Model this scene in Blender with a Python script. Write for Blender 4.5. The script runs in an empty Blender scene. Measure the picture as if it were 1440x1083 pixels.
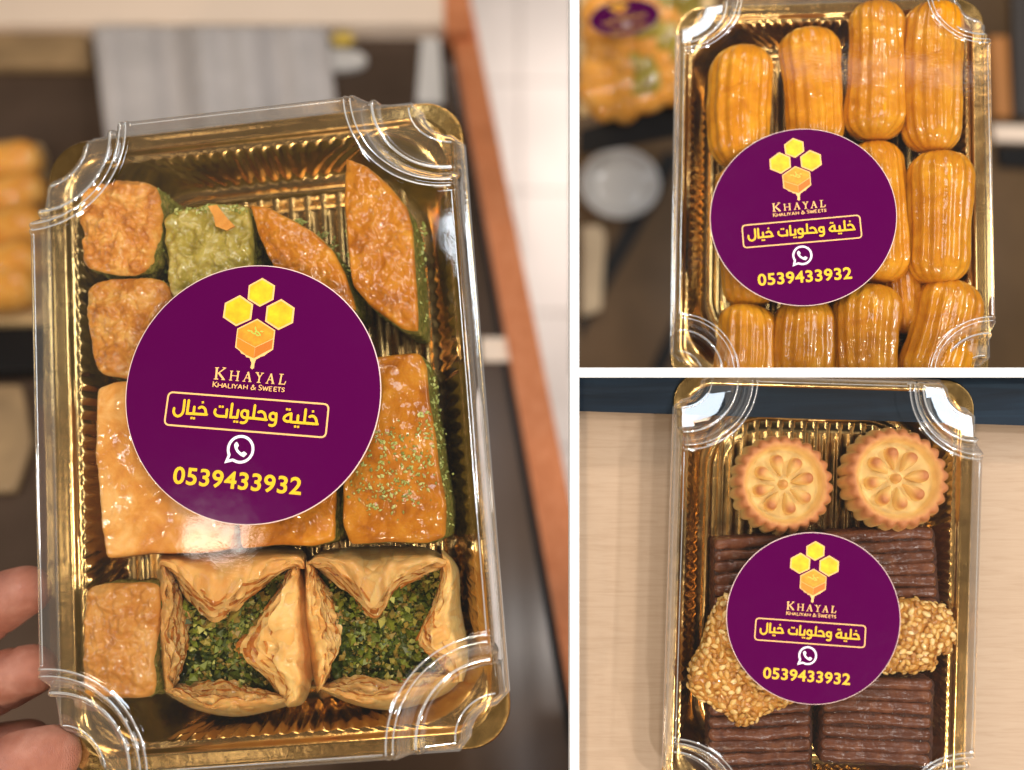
import bpy, bmesh, math, random
from mathutils import Vector, Matrix, noise
from mathutils.geometry import tessellate_polygon
random.seed(7)
R = math.radians
S = 0.0002            # one modelling unit = 0.2 mm; everything below is modelled in those units
D = 1400.0            # camera height over the plane of focus
sc = bpy.context.scene
C = sc.collection

# ------------------------------------------------------------------ camera, world, lights
cam = bpy.data.cameras.new('camera'); co = bpy.data.objects.new('camera', cam); C.objects.link(co)
co.location = (0, 0, D*S); cam.sensor_width = 36; cam.lens = 36*D/1440
cam.clip_start = 0.01; cam.clip_end = 50
cam.dof.use_dof = True; cam.dof.focus_distance = (D+20)*S
cam.dof.aperture_fstop = cam.lens*0.001/(40*S); cam.dof.aperture_blades = 0
sc.camera = co
sc.view_settings.view_transform = 'Standard'; sc.view_settings.look = 'None'
sc.view_settings.exposure = -0.22; sc.view_settings.gamma = 1
w = bpy.data.worlds.new('World'); sc.world = w; w.use_nodes = True
w.node_tree.nodes['Background'].inputs[0].default_value = (1.0, 0.86, 0.72, 1)
w.node_tree.nodes['Background'].inputs[1].default_value = 0.09
sc.cycles.max_bounces = 10; sc.cycles.transparent_max_bounces = 16; sc.cycles.caustics_reflective = False
sc.cycles.use_denoising = True

def lamp(name, loc, aim, size, L, col, size_y=None, shape='RECTANGLE'):
    """an area lamp of radiance L; sizes and places in modelling units"""
    l = bpy.data.lights.new(name, 'AREA'); o = bpy.data.objects.new(name, l); C.objects.link(o)
    l.shape = shape if size_y or shape == 'DISK' else 'SQUARE'
    l.size = size*S; a = size*size
    if size_y: l.size_y = size_y*S; a = size*size_y
    if shape == 'DISK': a = math.pi*size*size/4
    l.energy = L*a*S*S*math.pi; l.color = col
    o.location = Vector(loc)*S
    o.rotation_euler = (Vector(aim)-Vector(loc)).to_track_quat('-Z', 'Y').to_euler()
    return o
WARM = (1.0, 0.80, 0.58); NEUT = (1.0, 0.95, 0.90); COOL = (0.80, 0.90, 1.0)
lamp('ceiling_panel_lamp', (-1000, 3000, 2600), (-300, 0, 0), 1200, 14.0, WARM, 900)
lamp('side_fill_lamp', (2700, 1100, 2400), (450, 0, 0), 1100, 6.0, NEUT, 900)  # added fill for the right-hand boxes, no visible source
lamp('front_fill_lamp', (-900, -2500, 2400), (-300, -100, 0), 600, 2.5, WARM, 600)  # added warm fill from below left, no visible source
lamp('overhead_lamp', (50, 250, 2500), (50, 0, 0), 170, 105.0, (1, .93, .84), 150)
lamp('window_pane_lamp', (-120, 590, 1000), (250, -20, 20), 300, 13.0, COOL, 380)
lamp('window_pane_lamp', (1835, 590, 1000), (610, -20, 20), 520, 13.0, COOL, 520)
lamp('window_pane_lamp', (-527, 2486, 700), (280, 560, -60), 700, 11.0, COOL, 700)
lamp('window_strip_lamp', (-2700, -100, 900), (-600, 0, 0), 200, 22.0, COOL, 1500)
lamp('floor_fill_lamp', (1250, 1500, -2350), (0, 700, -3300), 900, 20.0, (1, .93, .86), 900)  # added lamp, hidden below the second counter to brighten the floor
lamp('reflected_panel_lamp', (-1590, 60, 2500), (-450, -100, 0), 140, 8.0, (1, .9, .8), 240)
lamp('strip_light', (820, 1880, 2500), (560, 400, -60), 800, 1.3, NEUT, 70)
for i, (x, y) in enumerate([(-300, -1300), (200, 2700), (1900, 500), (1800, -1600), (-3300, 300), (2400, 2600), (700, -2300)]):
    lamp('downlight', (x, y, 2400), (x*0.2, y*0.2, 0), 150, 640, WARM if x < 0 else NEUT, shape='DISK')

# ------------------------------------------------------------------ helpers
def tag(o, label=None, cat=None, group=None, kind=None):
    for k, v in (('label', label), ('category', cat), ('group', group), ('kind', kind)):
        if v: o[k] = v
    return o
class MB:
    def __init__(s): s.v = []; s.f = []; s.m = []
    def add(s, vs, fs, mi=0):
        b = len(s.v); s.v += [tuple(p) for p in vs]
        for f in fs: s.f.append(tuple(b+i for i in f)); s.m.append(mi)
    def grid(s, rows, closed=False, mi=0, flip=False):
        n = len(rows[0]); vs = [p for r in rows for p in r]; fs = []
        for i in range(len(rows)-1):
            for j in range(n if closed else n-1):
                k = (j+1) % n
                q = (i*n+j, i*n+k, (i+1)*n+k, (i+1)*n+j)
                fs.append(q[::-1] if flip else q)
        s.add(vs, fs, mi)
    def box(s, c, d, mi=0, rot=None):
        vs = []
        for x in (-1, 1):
            for y in (-1, 1):
                for z in (-1, 1):
                    p = Vector((x*d[0]/2, y*d[1]/2, z*d[2]/2))
                    if rot: p = rot @ p
                    vs.append(p+Vector(c))
        s.add(vs, [(0, 1, 3, 2), (4, 6, 7, 5), (0, 4, 5, 1), (2, 3, 7, 6), (0, 2, 6, 4), (1, 5, 7, 3)], mi)
    def mesh(s, name, mats, smooth=True, sharp=None):
        me = bpy.data.meshes.new(name); me.from_pydata(s.v, [], s.f)
        for m in mats: me.materials.append(m)
        me.polygons.foreach_set('material_index', s.m)
        me.polygons.foreach_set('use_smooth', [smooth]*len(me.polygons))
        me.update()
        if sharp: me.set_sharp_from_angle(angle=R(sharp))
        return me
I4 = Matrix.Identity(4); SC = Matrix.Scale(S, 4)
def link(name, me, parent=None, mw=None):
    o = bpy.data.objects.new(name, me); C.objects.link(o)
    if parent is not None:
        o.parent = parent; o.matrix_local = mw if mw is not None else I4
    else:
        o.matrix_world = SC @ (mw if mw is not None else I4)
    return o
def obj(name, mb, mats, parent=None, mw=None, smooth=True, sharp=None):
    return link(name, mb.mesh(name, mats if isinstance(mats, list) else [mats], smooth, sharp), parent, mw)
def bevel(mb, wd=3, seg=2):
    bm = bmesh.new(); vs = [bm.verts.new(v) for v in mb.v]
    for f in mb.f: bm.faces.new([vs[i] for i in f])
    bmesh.ops.bevel(bm, geom=bm.edges[:], offset=wd, segments=seg, affect='EDGES', profile=.5)
    r = MB(); bm.verts.index_update()
    r.add([v.co[:] for v in bm.verts], [[v.index for v in f.verts] for f in bm.faces]); bm.free()
    return r
def P(x, y, z=0.0):
    s = (D-z)/D
    return Vector(((x-720)*s, (541.5-y)*s, z))
def onplane(x, y, pt, n):
    o = Vector((0, 0, D)); d = P(x, y, 0)-o
    return o + d*((pt-o).dot(n)/d.dot(n))
def fbm(p, o=3): return noise.fractal(p, 1.0, 2.0, o)
def smooth_poly(pts, n, closed=True):
    m = len(pts); out = []
    segs = m if closed else m-1
    for i in range(segs):
        p = [Vector(pts[(i+k) % m] if closed else pts[min(max(i+k, 0), m-1)]) for k in (-1, 0, 1, 2)]
        for j in range(8):
            t = j/8
            out.append(0.5*((2*p[1])+(p[2]-p[0])*t+(2*p[0]-5*p[1]+4*p[2]-p[3])*t*t+(3*p[1]-p[0]-3*p[2]+p[3])*t**3))
    if not closed: out.append(Vector(pts[-1]))
    return resample(out, n, closed)
def resample(pl, n, closed=True):
    q = pl+[pl[0]] if closed else pl
    L = [0]
    for a, b in zip(q, q[1:]): L.append(L[-1]+(b-a).length)
    out = []; k = 0; tot = L[-1]
    for i in range(n):
        t = tot*i/(n if closed else n-1)
        while k < len(L)-2 and L[k+1] < t: k += 1
        f = (t-L[k])/max(1e-9, L[k+1]-L[k]); out.append(q[k].lerp(q[k+1], f))
    return out

# ------------------------------------------------------------------ materials
def newmat(name):
    m = bpy.data.materials.new(name); m.use_nodes = True
    nt = m.node_tree; return m, nt, nt.nodes['Principled BSDF']
def N(nt, t, **kw):
    n = nt.nodes.new(t)
    for k, v in kw.items():
        if k in n.inputs: n.inputs[k].default_value = v
        else: setattr(n, k, v)
    return n
def coords(nt, scale=(1, 1, 1), rot=(0, 0, 0)):
    tc = N(nt, 'ShaderNodeTexCoord'); mp = N(nt, 'ShaderNodeMapping')
    mp.inputs['Scale'].default_value = scale; mp.inputs['Rotation'].default_value = rot
    nt.links.new(tc.outputs['Object'], mp.inputs[0]); return mp.outputs[0]
def ramp(nt, fac, stops):
    r = N(nt, 'ShaderNodeValToRGB'); e = r.color_ramp.elements
    e[0].position, e[0].color = stops[0][0], (*stops[0][1], 1)
    e[1].position, e[1].color = stops[-1][0], (*stops[-1][1], 1)
    for p, c in stops[1:-1]:
        x = e.new(p); x.color = (*c, 1)
    nt.links.new(fac, r.inputs[0]); return r.outputs[0]
def tex(nt, co, scale, detail=4, rough=.55, dist=0):
    n = N(nt, 'ShaderNodeTexNoise'); n.inputs['Scale'].default_value = scale; n.inputs['Detail'].default_value = detail
    n.inputs['Roughness'].default_value = rough; n.inputs['Distortion'].default_value = dist
    nt.links.new(co, n.inputs['Vector']); return n.outputs['Fac']
def bump(nt, b, h, strength, dist):
    n = N(nt, 'ShaderNodeBump'); n.inputs['Strength'].default_value = strength; n.inputs['Distance'].default_value = dist*S
    nt.links.new(h, n.inputs['Height']); nt.links.new(n.outputs[0], b.inputs['Normal']); return n
def pastry_mat(name, stops, scale=.03, rough=.3, coat=.6, sss=.25, bs=.12, bd=2.5, stretch=(1, 1, 1), rot=(0, 0, 0), bstr=.6, cr=.075, cs=.028, cd=6):
    m, nt, b = newmat(name)
    co = coords(nt, stretch, rot)
    hs = N(nt, 'ShaderNodeHueSaturation'); mr = N(nt, 'ShaderNodeMapRange'); mr.inputs['To Min'].default_value = .80; mr.inputs['To Max'].default_value = 1.14
    nt.links.new(N(nt, 'ShaderNodeObjectInfo').outputs['Random'], mr.inputs[0]); nt.links.new(mr.outputs[0], hs.inputs['Value'])
    nt.links.new(ramp(nt, tex(nt, co, scale, 5, .6, .6), stops), hs.inputs['Color']); nt.links.new(hs.outputs[0], b.inputs['Base Color'])
    b.inputs['Roughness'].default_value = rough; b.inputs['Coat Weight'].default_value = coat; b.inputs['Coat Roughness'].default_value = cr
    b.inputs['Coat IOR'].default_value = 1.5; b.inputs['Specular IOR Level'].default_value = .08
    if sss:
        b.inputs['Subsurface Weight'].default_value = sss; b.inputs['Subsurface Radius'].default_value = (1, .4, .12)
        b.inputs['Subsurface Scale'].default_value = 8*S
    h = tex(nt, co, bs, 4, .6)
    bp = bump(nt, b, h, bstr, bd)
    h2 = tex(nt, co, cs, 3, .5); b2 = N(nt, 'ShaderNodeBump'); b2.inputs['Strength'].default_value = 1; b2.inputs['Distance'].default_value = cd*S
    nt.links.new(h2, b2.inputs['Height']); nt.links.new(b2.outputs[0], b.inputs['Coat Normal'])
    return m
def plain(name, col, rough=.5, metal=0, spec=.5, var=0, vs=.02, coat=0):
    m, nt, b = newmat(name)
    if var:
        c2 = tuple(min(1, c*(1+var)) for c in col); c1 = tuple(c*(1-var) for c in col)
        nt.links.new(ramp(nt, tex(nt, coords(nt), vs, 5), [(.3, c1), (.7, c2)]), b.inputs['Base Color'])
    else: b.inputs['Base Color'].default_value = (*col, 1)
    b.inputs['Roughness'].default_value = rough; b.inputs['Metallic'].default_value = metal
    b.inputs['Specular IOR Level'].default_value = spec; b.inputs['Coat Weight'].default_value = coat
    return m
def island_mat(name, stops, rough=.45, coat=.2, obj_random=False, sss=0):
    m, nt, b = newmat(name)
    if obj_random: r = N(nt, 'ShaderNodeObjectInfo').outputs['Random']
    else: r = N(nt, 'ShaderNodeNewGeometry').outputs['Random Per Island']
    nt.links.new(ramp(nt, r, stops), b.inputs['Base Color'])
    b.inputs['Roughness'].default_value = rough; b.inputs['Coat Weight'].default_value = coat
    if sss: b.inputs['Subsurface Weight'].default_value = sss; b.inputs['Subsurface Radius'].default_value = (1, .5, .2); b.inputs['Subsurface Scale'].default_value = 4*S
    return m
def film_mat(name='clear_film', haze=.002, slope=.34, gloss=2.0):
    m = bpy.data.materials.new(name); m.use_nodes = True; nt = m.node_tree; nt.nodes.clear()
    out = N(nt, 'ShaderNodeOutputMaterial'); mix = N(nt, 'ShaderNodeMixShader')
    tr = N(nt, 'ShaderNodeBsdfTransparent'); tr.inputs[0].default_value = (.97, .97, .965, 1)
    gl = N(nt, 'ShaderNodeBsdfGlossy');  gl.inputs[0].default_value = (1, 1, 1, 1)
    sm = N(nt, 'ShaderNodeMapRange'); sm.inputs['From Min'].default_value = .45; sm.inputs['From Max'].default_value = .7; sm.inputs['To Min'].default_value = .025; sm.inputs['To Max'].default_value = .13
    nt.links.new(tex(nt, coords(nt), .02, 6, .65, 1), sm.inputs[0]); nt.links.new(sm.outputs[0], gl.inputs['Roughness'])
    lw = N(nt, 'ShaderNodeFresnel')
    # a thin film reflects alike from both sides, so the index is turned round on the inner side
    ge = N(nt, 'ShaderNodeNewGeometry'); io = N(nt, 'ShaderNodeMath', operation='MULTIPLY_ADD'); io.inputs[1].default_value = 1/1.55-1.55; io.inputs[2].default_value = 1.55
    nt.links.new(ge.outputs['Backfacing'], io.inputs[0]); nt.links.new(io.outputs[0], lw.inputs['IOR'])
    mul = N(nt, 'ShaderNodeMath', operation='MULTIPLY'); mul.inputs[1].default_value = gloss; mul.use_clamp = True
    co = coords(nt); h = tex(nt, co, .012, 2, .5); h2 = tex(nt, co, .25, 2, .5)
    ad = N(nt, 'ShaderNodeMath', operation='MULTIPLY_ADD'); ad.inputs[1].default_value = .05
    nt.links.new(h2, ad.inputs[0]); nt.links.new(h, ad.inputs[2])
    bp = N(nt, 'ShaderNodeBump'); bp.inputs['Strength'].default_value = .22; bp.inputs['Distance'].default_value = 3*S
    nt.links.new(ad.outputs[0], bp.inputs['Height'])
    nt.links.new(bp.outputs[0], gl.inputs['Normal']); nt.links.new(bp.outputs[0], lw.inputs['Normal'])
    nt.links.new(lw.outputs[0], mul.inputs[0]); nt.links.new(mul.outputs[0], mix.inputs[0])
    lf = N(nt, 'ShaderNodeLayerWeight'); lf.inputs['Blend'].default_value = .5
    pw = N(nt, 'ShaderNodeMath', operation='POWER'); pw.inputs[1].default_value = 2.0; nt.links.new(lf.outputs['Facing'], pw.inputs[0])
    hz = N(nt, 'ShaderNodeMath', operation='MULTIPLY_ADD'); hz.inputs[1].default_value = slope; hz.inputs[2].default_value = haze; nt.links.new(pw.outputs[0], hz.inputs[0])
    df = N(nt, 'ShaderNodeBsdfDiffuse'); df.inputs[0].default_value = (.85, .84, .82, 1)
    mh = N(nt, 'ShaderNodeMixShader'); nt.links.new(hz.outputs[0], mh.inputs[0]); nt.links.new(tr.outputs[0], mh.inputs[1]); nt.links.new(df.outputs[0], mh.inputs[2])
    nt.links.new(mh.outputs[0], mix.inputs[1]); nt.links.new(gl.outputs[0], mix.inputs[2]); nt.links.new(mix.outputs[0], out.inputs[0])
    return m
def gold_mat(name, col, rough):
    m, nt, b = newmat(name); co = coords(nt)
    b.inputs['Base Color'].default_value = (*col, 1); b.inputs['Metallic'].default_value = 1
    rr = N(nt, 'ShaderNodeMapRange'); rr.inputs['To Min'].default_value = rough*.7; rr.inputs['To Max'].default_value = rough*1.5
    nt.links.new(tex(nt, co, .05, 4), rr.inputs[0]); nt.links.new(rr.outputs[0], b.inputs['Roughness'])
    bump(nt, b, tex(nt, co, .03, 3), .35, 3); return m
M = {}
M['film'] = film_mat(); M['flange'] = film_mat('milky_flange', .16, .3, 3.0); M['glint'] = film_mat('milky_glint', .34, .3, 4.0)  # flange whitening includes reflected ceiling; the last film imitates white edge glints
M['gold'] = gold_mat('gold_foil', (.72, .455, .165), .19)
M['amber'] = pastry_mat('amber_glazed_pastry', [(.28, (.27, .068, .004)), (.45, (.48, .155, .008)), (.6, (.58, .22, .016)), (.75, (.70, .33, .045))], .022, .3, .85, .08, .06, 2.2, cs=.03, cd=5)
M['rough'] = pastry_mat('flaky_pastry', [(.28, (.36, .105, .010)), (.5, (.57, .225, .030)), (.7, (.72, .40, .10))], .035, .4, .7, .08, .06, 5, cs=.045, cd=6)
M['pale'] = pastry_mat('pale_flaky_pastry', [(.28, (.46, .15, .02)), (.5, (.64, .28, .055)), (.75, (.80, .48, .17))], .02, .35, .7, .08, .07, 3, cs=.025, cd=6)
M['olive'] = pastry_mat('green_glazed_pastry', [(.28, (.16, .115, .012)), (.5, (.33, .25, .04)), (.75, (.50, .39, .13))], .03, .3, 1.0, .2, .06, 3, cs=.035, cd=5)
M['cut'] = pastry_mat('pistachio_cut_side', [(.3, (.10, .08, .01)), (.5, (.22, .20, .03)), (.7, (.45, .30, .08))], .12, .5, .2, .1, .3, 4)
M['leafy'] = pastry_mat('phyllo_leaf', [(.25, (.52, .20, .04)), (.5, (.70, .36, .10)), (.78, (.76, .46, .17))], .018, .38, .25, .25, .1, 1.5)
M['leafpale'] = pastry_mat('pale_phyllo_leaf', [(.3, (.60, .27, .06)), (.6, (.74, .44, .15))], .03, .38, .3, .25, .1, 1.5)
M['leafedge'] = pastry_mat('toasted_leaf_edge', [(.3, (.24, .06, .008)), (.55, (.46, .15, .022)), (.75, (.70, .34, .08))], .06, .4, .2, .2, .2, 1)
M['nut'] = island_mat('chopped_pistachio', [(0, (.04, .055, .004)), (.3, (.11, .14, .008)), (.55, (.20, .225, .016)), (.72, (.24, .145, .018)), (.88, (.34, .22, .03)), (1, (.46, .45, .08))])
M['crumb'] = island_mat('pistachio_crumb', [(0, (.17, .19, .025)), (.5, (.32, .34, .07)), (1, (.52, .52, .17))], .6, 0)
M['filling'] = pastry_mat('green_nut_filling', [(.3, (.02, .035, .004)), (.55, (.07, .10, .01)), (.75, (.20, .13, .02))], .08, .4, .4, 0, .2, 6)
M['finger'] = pastry_mat('fried_syrup_dough', [(.25, (.42, .13, .003)), (.5, (.57, .215, .006)), (.75, (.70, .32, .018))], .03, .3, .8, .12, .22, 1.8, (1, 1, 1), bstr=.35, cs=.05, cd=2)
M['cookie'] = None
M['choc'] = pastry_mat('milk_chocolate_coat', [(.25, (.07, .018, .007)), (.5, (.115, .035, .014)), (.75, (.20, .072, .03))], .05, .36, .5, .08, .15, 2.2, cs=.05, cd=4, cr=.25)
M['choc_dark'] = pastry_mat('darker_groove_chocolate', [(.3, (.025, .012, .008)), (.7, (.08, .028, .016))], .1, .5, .1, 0, .2, 4)
M['seed'] = island_mat('toasted_sesame', [(0, (.38, .15, .02)), (.3, (.56, .28, .05)), (.7, (.69, .41, .11)), (1, (.80, .57, .24))], .35, .4, True, .2)
M['caramel'] = pastry_mat('caramel_binder', [(.3, (.35, .13, .015)), (.7, (.58, .27, .05))], .06, .25, .8, .2, .15, 4)
def cookie_mat():
    """shortbread that browns on its raised rim and knobs: the colour follows the height baked into the dough"""
    m, nt, b = newmat('baked_shortbread'); tc = N(nt, 'ShaderNodeAttribute'); tc.attribute_name = 'toast'
    co = coords(nt); n = tex(nt, co, .07, 4)
    ad = N(nt, 'ShaderNodeMath', operation='MULTIPLY_ADD'); ad.inputs[1].default_value = .35
    nt.links.new(n, ad.inputs[0]); nt.links.new(tc.outputs['Fac'], ad.inputs[2])
    nt.links.new(ramp(nt, ad.outputs[0], [(.1, (.74, .53, .20)), (.45, (.76, .48, .15)), (.8, (.62, .28, .075)), (1.1, (.46, .16, .045))]), b.inputs['Base Color'])
    b.inputs['Roughness'].default_value = .6; b.inputs['Subsurface Weight'].default_value = .15; b.inputs['Subsurface Radius'].default_value = (1, .5, .2); b.inputs['Subsurface Scale'].default_value = 5*S
    bump(nt, b, tex(nt, co, .35, 3), .35, 1.2); return m
M['cookie'] = cookie_mat()
M['purple'] = plain('purple_print', (.068, .0005, .048), .2, 0, .35, .05, .01)
_nt = M['purple'].node_tree; bump(_nt, _nt.nodes['Principled BSDF'], tex(_nt, coords(_nt), 2.2, 3, .5), .25, 4); _rr = N(_nt, 'ShaderNodeMapRange'); _rr.inputs['To Min'].default_value = .12; _rr.inputs['To Max'].default_value = .2
_nt.links.new(tex(_nt, coords(_nt), 3.0, 5, .6), _rr.inputs[0]); _nt.links.new(_rr.outputs[0], _nt.nodes['Principled BSDF'].inputs['Roughness'])
M['paper'] = plain('sticker_paper', (.75, .55, .5), .6)
M['yellow'] = plain('yellow_print', (.80, .43, .010), .45)
M['honey'] = plain('honey_print', (.80, .40, .003), .45, 0, .5, .28, 9.0)
M['peach'] = plain('peach_print', (.85, .46, .16), .45)
M['orange'] = plain('orange_print', (.70, .24, .010), .45, 0, .5, .3, 12.0)
M['orange2'] = plain('deep_orange_print', (.66, .20, .008), .45, 0, .5, .25, .12)
M['orange3'] = plain('brown_orange_print', (.50, .14, .008), .45, 0, .5, .25, .12)
M['nutprint'] = plain('green_print', (.40, .45, .06), .45)
M['white'] = plain('white_print', (.86, .76, .84), .45)
def skin_mat():
    m, nt, b = newmat('skin'); co = coords(nt)
    nt.links.new(ramp(nt, tex(nt, co, .02, 5), [(.25, (.27, .09, .055)), (.5, (.38, .145, .092)), (.75, (.50, .235, .165))]), b.inputs['Base Color'])
    b.inputs['Roughness'].default_value = .48; b.inputs['Subsurface Weight'].default_value = .18; b.inputs['Subsurface Radius'].default_value = (1, .35, .2); b.inputs['Subsurface Scale'].default_value = 10*S
    v = N(nt, 'ShaderNodeTexWave'); v.inputs['Scale'].default_value = .22; v.inputs['Distortion'].default_value = 7; v.inputs['Detail'].default_value = 3
    nt.links.new(co, v.inputs['Vector']); bump(nt, b, v.outputs['Fac'], .55, 1.6); return m
M['skin'] = skin_mat()
def wood_mat(name, c1, c2, c3, grain, rot=(0, 0, 0), rough=.5):
    m, nt, b = newmat(name); co = coords(nt, grain, rot)
    f = tex(nt, co, 1, 6, .62, .8); nt.links.new(ramp(nt, f, [(.3, c1), (.5, c2), (.72, c3)]), b.inputs['Base Color'])
    b.inputs['Roughness'].default_value = rough; b.inputs['Specular IOR Level'].default_value = .2; bump(nt, b, f, .12, 1); return m
M['oak'] = wood_mat('pale_oak', (.36, .252, .168), (.405, .292, .201), (.428, .315, .22), (.011, .17, .15), (0, 0, R(2)), .45)
M['redwood'] = wood_mat('red_brown_wood', (.50, .16, .06), (.60, .21, .085), (.66, .26, .12), (.05, .008, .05))

# ------------------------------------------------------------------ sticker artwork, traced as print in sticker coordinates
AX, AY, AR, ANG = 355.0, 553.0, 181.0, R(4.5)
def art(scale, ox, oy):
    def f(p):
        x = p[0]/scale+ox-AX; y = p[1]/scale+oy-AY
        return ((x*math.cos(ANG)+y*math.sin(ANG))/AR, -(-x*math.sin(ANG)+y*math.cos(ANG))/AR)
    return f
class Ink:
    def __init__(s): s.mb = MB(); s.z = 0.0
    def stroke(s, pts, wd, closed=False, curve=False, cap=True):
        if curve: pts = [tuple(p) for p in smooth_poly([(*p, 0) for p in pts], len(pts)*5, closed)]
        p = [Vector((q[0], q[1])) for q in pts]; n = len(p); L = []; Rr = []
        for i in range(n):
            a = p[i]-p[i-1] if (i > 0 or closed) else p[1]-p[0]
            b = p[(i+1) % n]-p[i] if (i < n-1 or closed) else p[-1]-p[-2]
            a = a.normalized() if a.length else b.normalized(); b = b.normalized() if b.length else a
            na = Vector((-a.y, a.x)); nb = Vector((-b.y, b.x)); m = na+nb
            m = m.normalized() if m.length > .1 else na
            k = wd/2/max(.4, m.dot(na)); L.append(p[i]+m*k); Rr.append(p[i]-m*k)
        s.z += .0002
        rows = [[(q.x, q.y, s.z) for q in Rr], [(q.x, q.y, s.z) for q in L]]
        s.mb.grid(rows, False)
        if closed: s.mb.add([rows[0][-1], rows[0][0], rows[1][0], rows[1][-1]], [(0, 1, 2, 3)])
        elif cap:
            for e in (p[0], p[-1]): s.disc(e, wd*.42)
    def disc(s, c, r, n=14):
        s.z += .0002; s.mb.add([(c[0]+r*math.cos(6.2832*i/n), c[1]+r*math.sin(6.2832*i/n), s.z) for i in range(n)], [tuple(range(n))])
    def poly(s, pts):
        s.z += .0002; v = [Vector((q[0], q[1], 0)) for q in pts]
        for t in tessellate_polygon([v]):
            a, b, c = [v[i] for i in t]
            if (b-a).cross(c-a).z < 0: t = t[::-1]
            s.mb.add([(v[i].x, v[i].y, s.z) for i in t], [(0, 1, 2)])
def build_art():
    A = {}
    g = art(12, 235, 555); h = art(12, 345, 555); wd = 43/12/AR
    k = Ink()
    def st(f, pts, c=False, closed=False, w_=wd): k.stroke([f(p) for p in pts], w_, closed, c, cap=not closed)
    def dots(f, *ps):
        for p in ps:
            e = 19; k.poly([f((p[0]-e, p[1]-e+2)), f((p[0]-e+2, p[1]+e)), f((p[0]+e, p[1]+e-2)), f((p[0]+e-2, p[1]-e))])
    st(g, [(297, 92), (290, 200), (280, 285), (250, 338), (195, 362), (145, 342), (118, 290), (124, 228)], True)
    st(g, [(370, 95), (350, 316), (690, 336)]); st(g, [(470, 205), (462, 322)]); dots(g, (430, 393), (473, 398), (612, 132))
    st(g, [(550, 228), (600, 208), (648, 235), (668, 285), (673, 338)], True)
    st(g, [(835, 248), (822, 300), (850, 345), (900, 362), (1022, 368)], True); st(g, [(1032, 250), (1022, 380)]); dots(g, (908, 203), (955, 206))
    st(g, [(1118, 155), (1096, 378), (1206, 386)]); st(g, [(1224, 262), (1207, 392)]); dots(g, (1167, 452), (1213, 456))
    st(g, [(1385, 300), (1340, 268), (1293, 290), (1284, 345), (1320, 385), (1372, 388)], True)
    st(g, [(1388, 275), (1385, 390), (1365, 450), (1320, 474), (1275, 468)], True)
    st(h, [(62, 392), (170, 398), (395, 424)]); st(h, [(187, 182), (166, 398)])
    st(h, [(250, 298), (300, 286), (348, 315), (368, 365), (374, 424)], True)
    st(h, [(550, 345), (505, 312), (458, 330), (446, 380), (480, 422), (545, 422)], True)
    st(h, [(552, 318), (549, 440), (532, 500), (490, 520), (442, 510)], True)
    st(h, [(806, 325), (750, 338), (695, 375), (688, 420), (735, 450), (790, 446)], True); st(h, [(806, 318), (800, 452)])
    st(h, [(795, 458), (915, 470), (1040, 478), (1255, 496)]); st(h, [(922, 352), (916, 470)]); st(h, [(1048, 252), (1031, 476)])
    dots(h, (733, 250), (778, 256), (880, 536), (930, 541), (1172, 286))
    st(h, [(1115, 375), (1165, 362), (1212, 392), (1234, 445), (1240, 496)], True)
    A['arabic_lettering'] = (k, 'yellow')
    k = Ink(); f = art(5.538, 220, 545)
    c = [f((90, 35)), f((1350, 132)), f((1332, 385)), f((68, 288))]; out = []
    for i in range(4):
        a, b, d = Vector(c[i-1]), Vector(c[i]), Vector(c[(i+1) % 4]); r = 7.5/AR
        p = b+(a-b).normalized()*r; q = b+(d-b).normalized()*r
        for t in range(7): t /= 6; out.append(tuple((1-t)**2*p+2*t*(1-t)*b+t*t*q))
    k.stroke(out, 2.3/AR, True); A['border_line'] = (k, 'peach')
    # phone mark
    k = Ink(); f = art(21.667, 310, 605); pts = []
    for i in range(41):
        a = R(208-i*(208+142)/40.0*0.86-0)  # from lower left round over the top to lower left
        pts.append(f((700+378*math.cos(a), 560-385*math.sin(a))))
    pts = [f((700+378*math.cos(R(a)), 560-385*math.sin(R(a)))) for a in [205-i*7.35 for i in range(45)]]
    pts += [f((470, 878)), f((285, 922)), f((352, 748))]
    k.stroke(pts, 80/21.667/AR, True)
    k.poly([f(p) for p in [(575, 340), (625, 400), (640, 465), (600, 520), (625, 570), (670, 620), (725, 665), (810, 622), (905, 700), (805, 795), (700, 745), (580, 640), (520, 530), (497, 430), (530, 365)]])
    A['phone_mark'] = (k, 'white')
    # serif words
    k = Ink(); f = art(12, 290, 505); u = 1/12/AR
    def ss(lst):
        for a, b, w_ in lst: k.stroke([f(a), f(b)], w_*u, cap=False)
    ss([((165, 150), (155, 338), 34), ((135, 150), (200, 152), 15), ((120, 338), (195, 342), 15), ((302, 160), (192, 242), 18), ((262, 150), (322, 156), 13), ((195, 232), (290, 348), 33), ((250, 350), (312, 354), 13)])
    ss([((418, 210), (408, 357), 25), ((535, 215), (520, 366), 27), ((415, 283), (527, 290), 11), ((395, 205), (445, 209), 12), ((380, 358), (435, 362), 12), ((505, 210), (560, 214), 12), ((493, 368), (550, 372), 12)])
    for dx, dy in ((0, 0), (391, 32)):
        ss([((705+dx, 228+dy), (635+dx, 378+dy), 14), ((703+dx, 222+dy), (742+dx, 384+dy), 29), ((662+dx, 323+dy), (728+dx, 328+dy), 11), ((612+dx, 379+dy), (662+dx, 382+dy), 12), ((712+dx, 385+dy), (766+dx, 388+dy), 12)])
    ss([((858, 240), (902, 314), 25), ((952, 246), (905, 312), 14), ((902, 305), (888, 398), 25), ((832, 234), (890, 239), 12), ((925, 243), (974, 246), 12), ((858, 398), (922, 403), 12)])
    ss([((1275, 268), (1250, 424), 27), ((1226, 426), (1335, 433), 14), ((1328, 434), (1350, 385), 15), ((1240, 262), (1310, 268), 12)])
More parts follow.
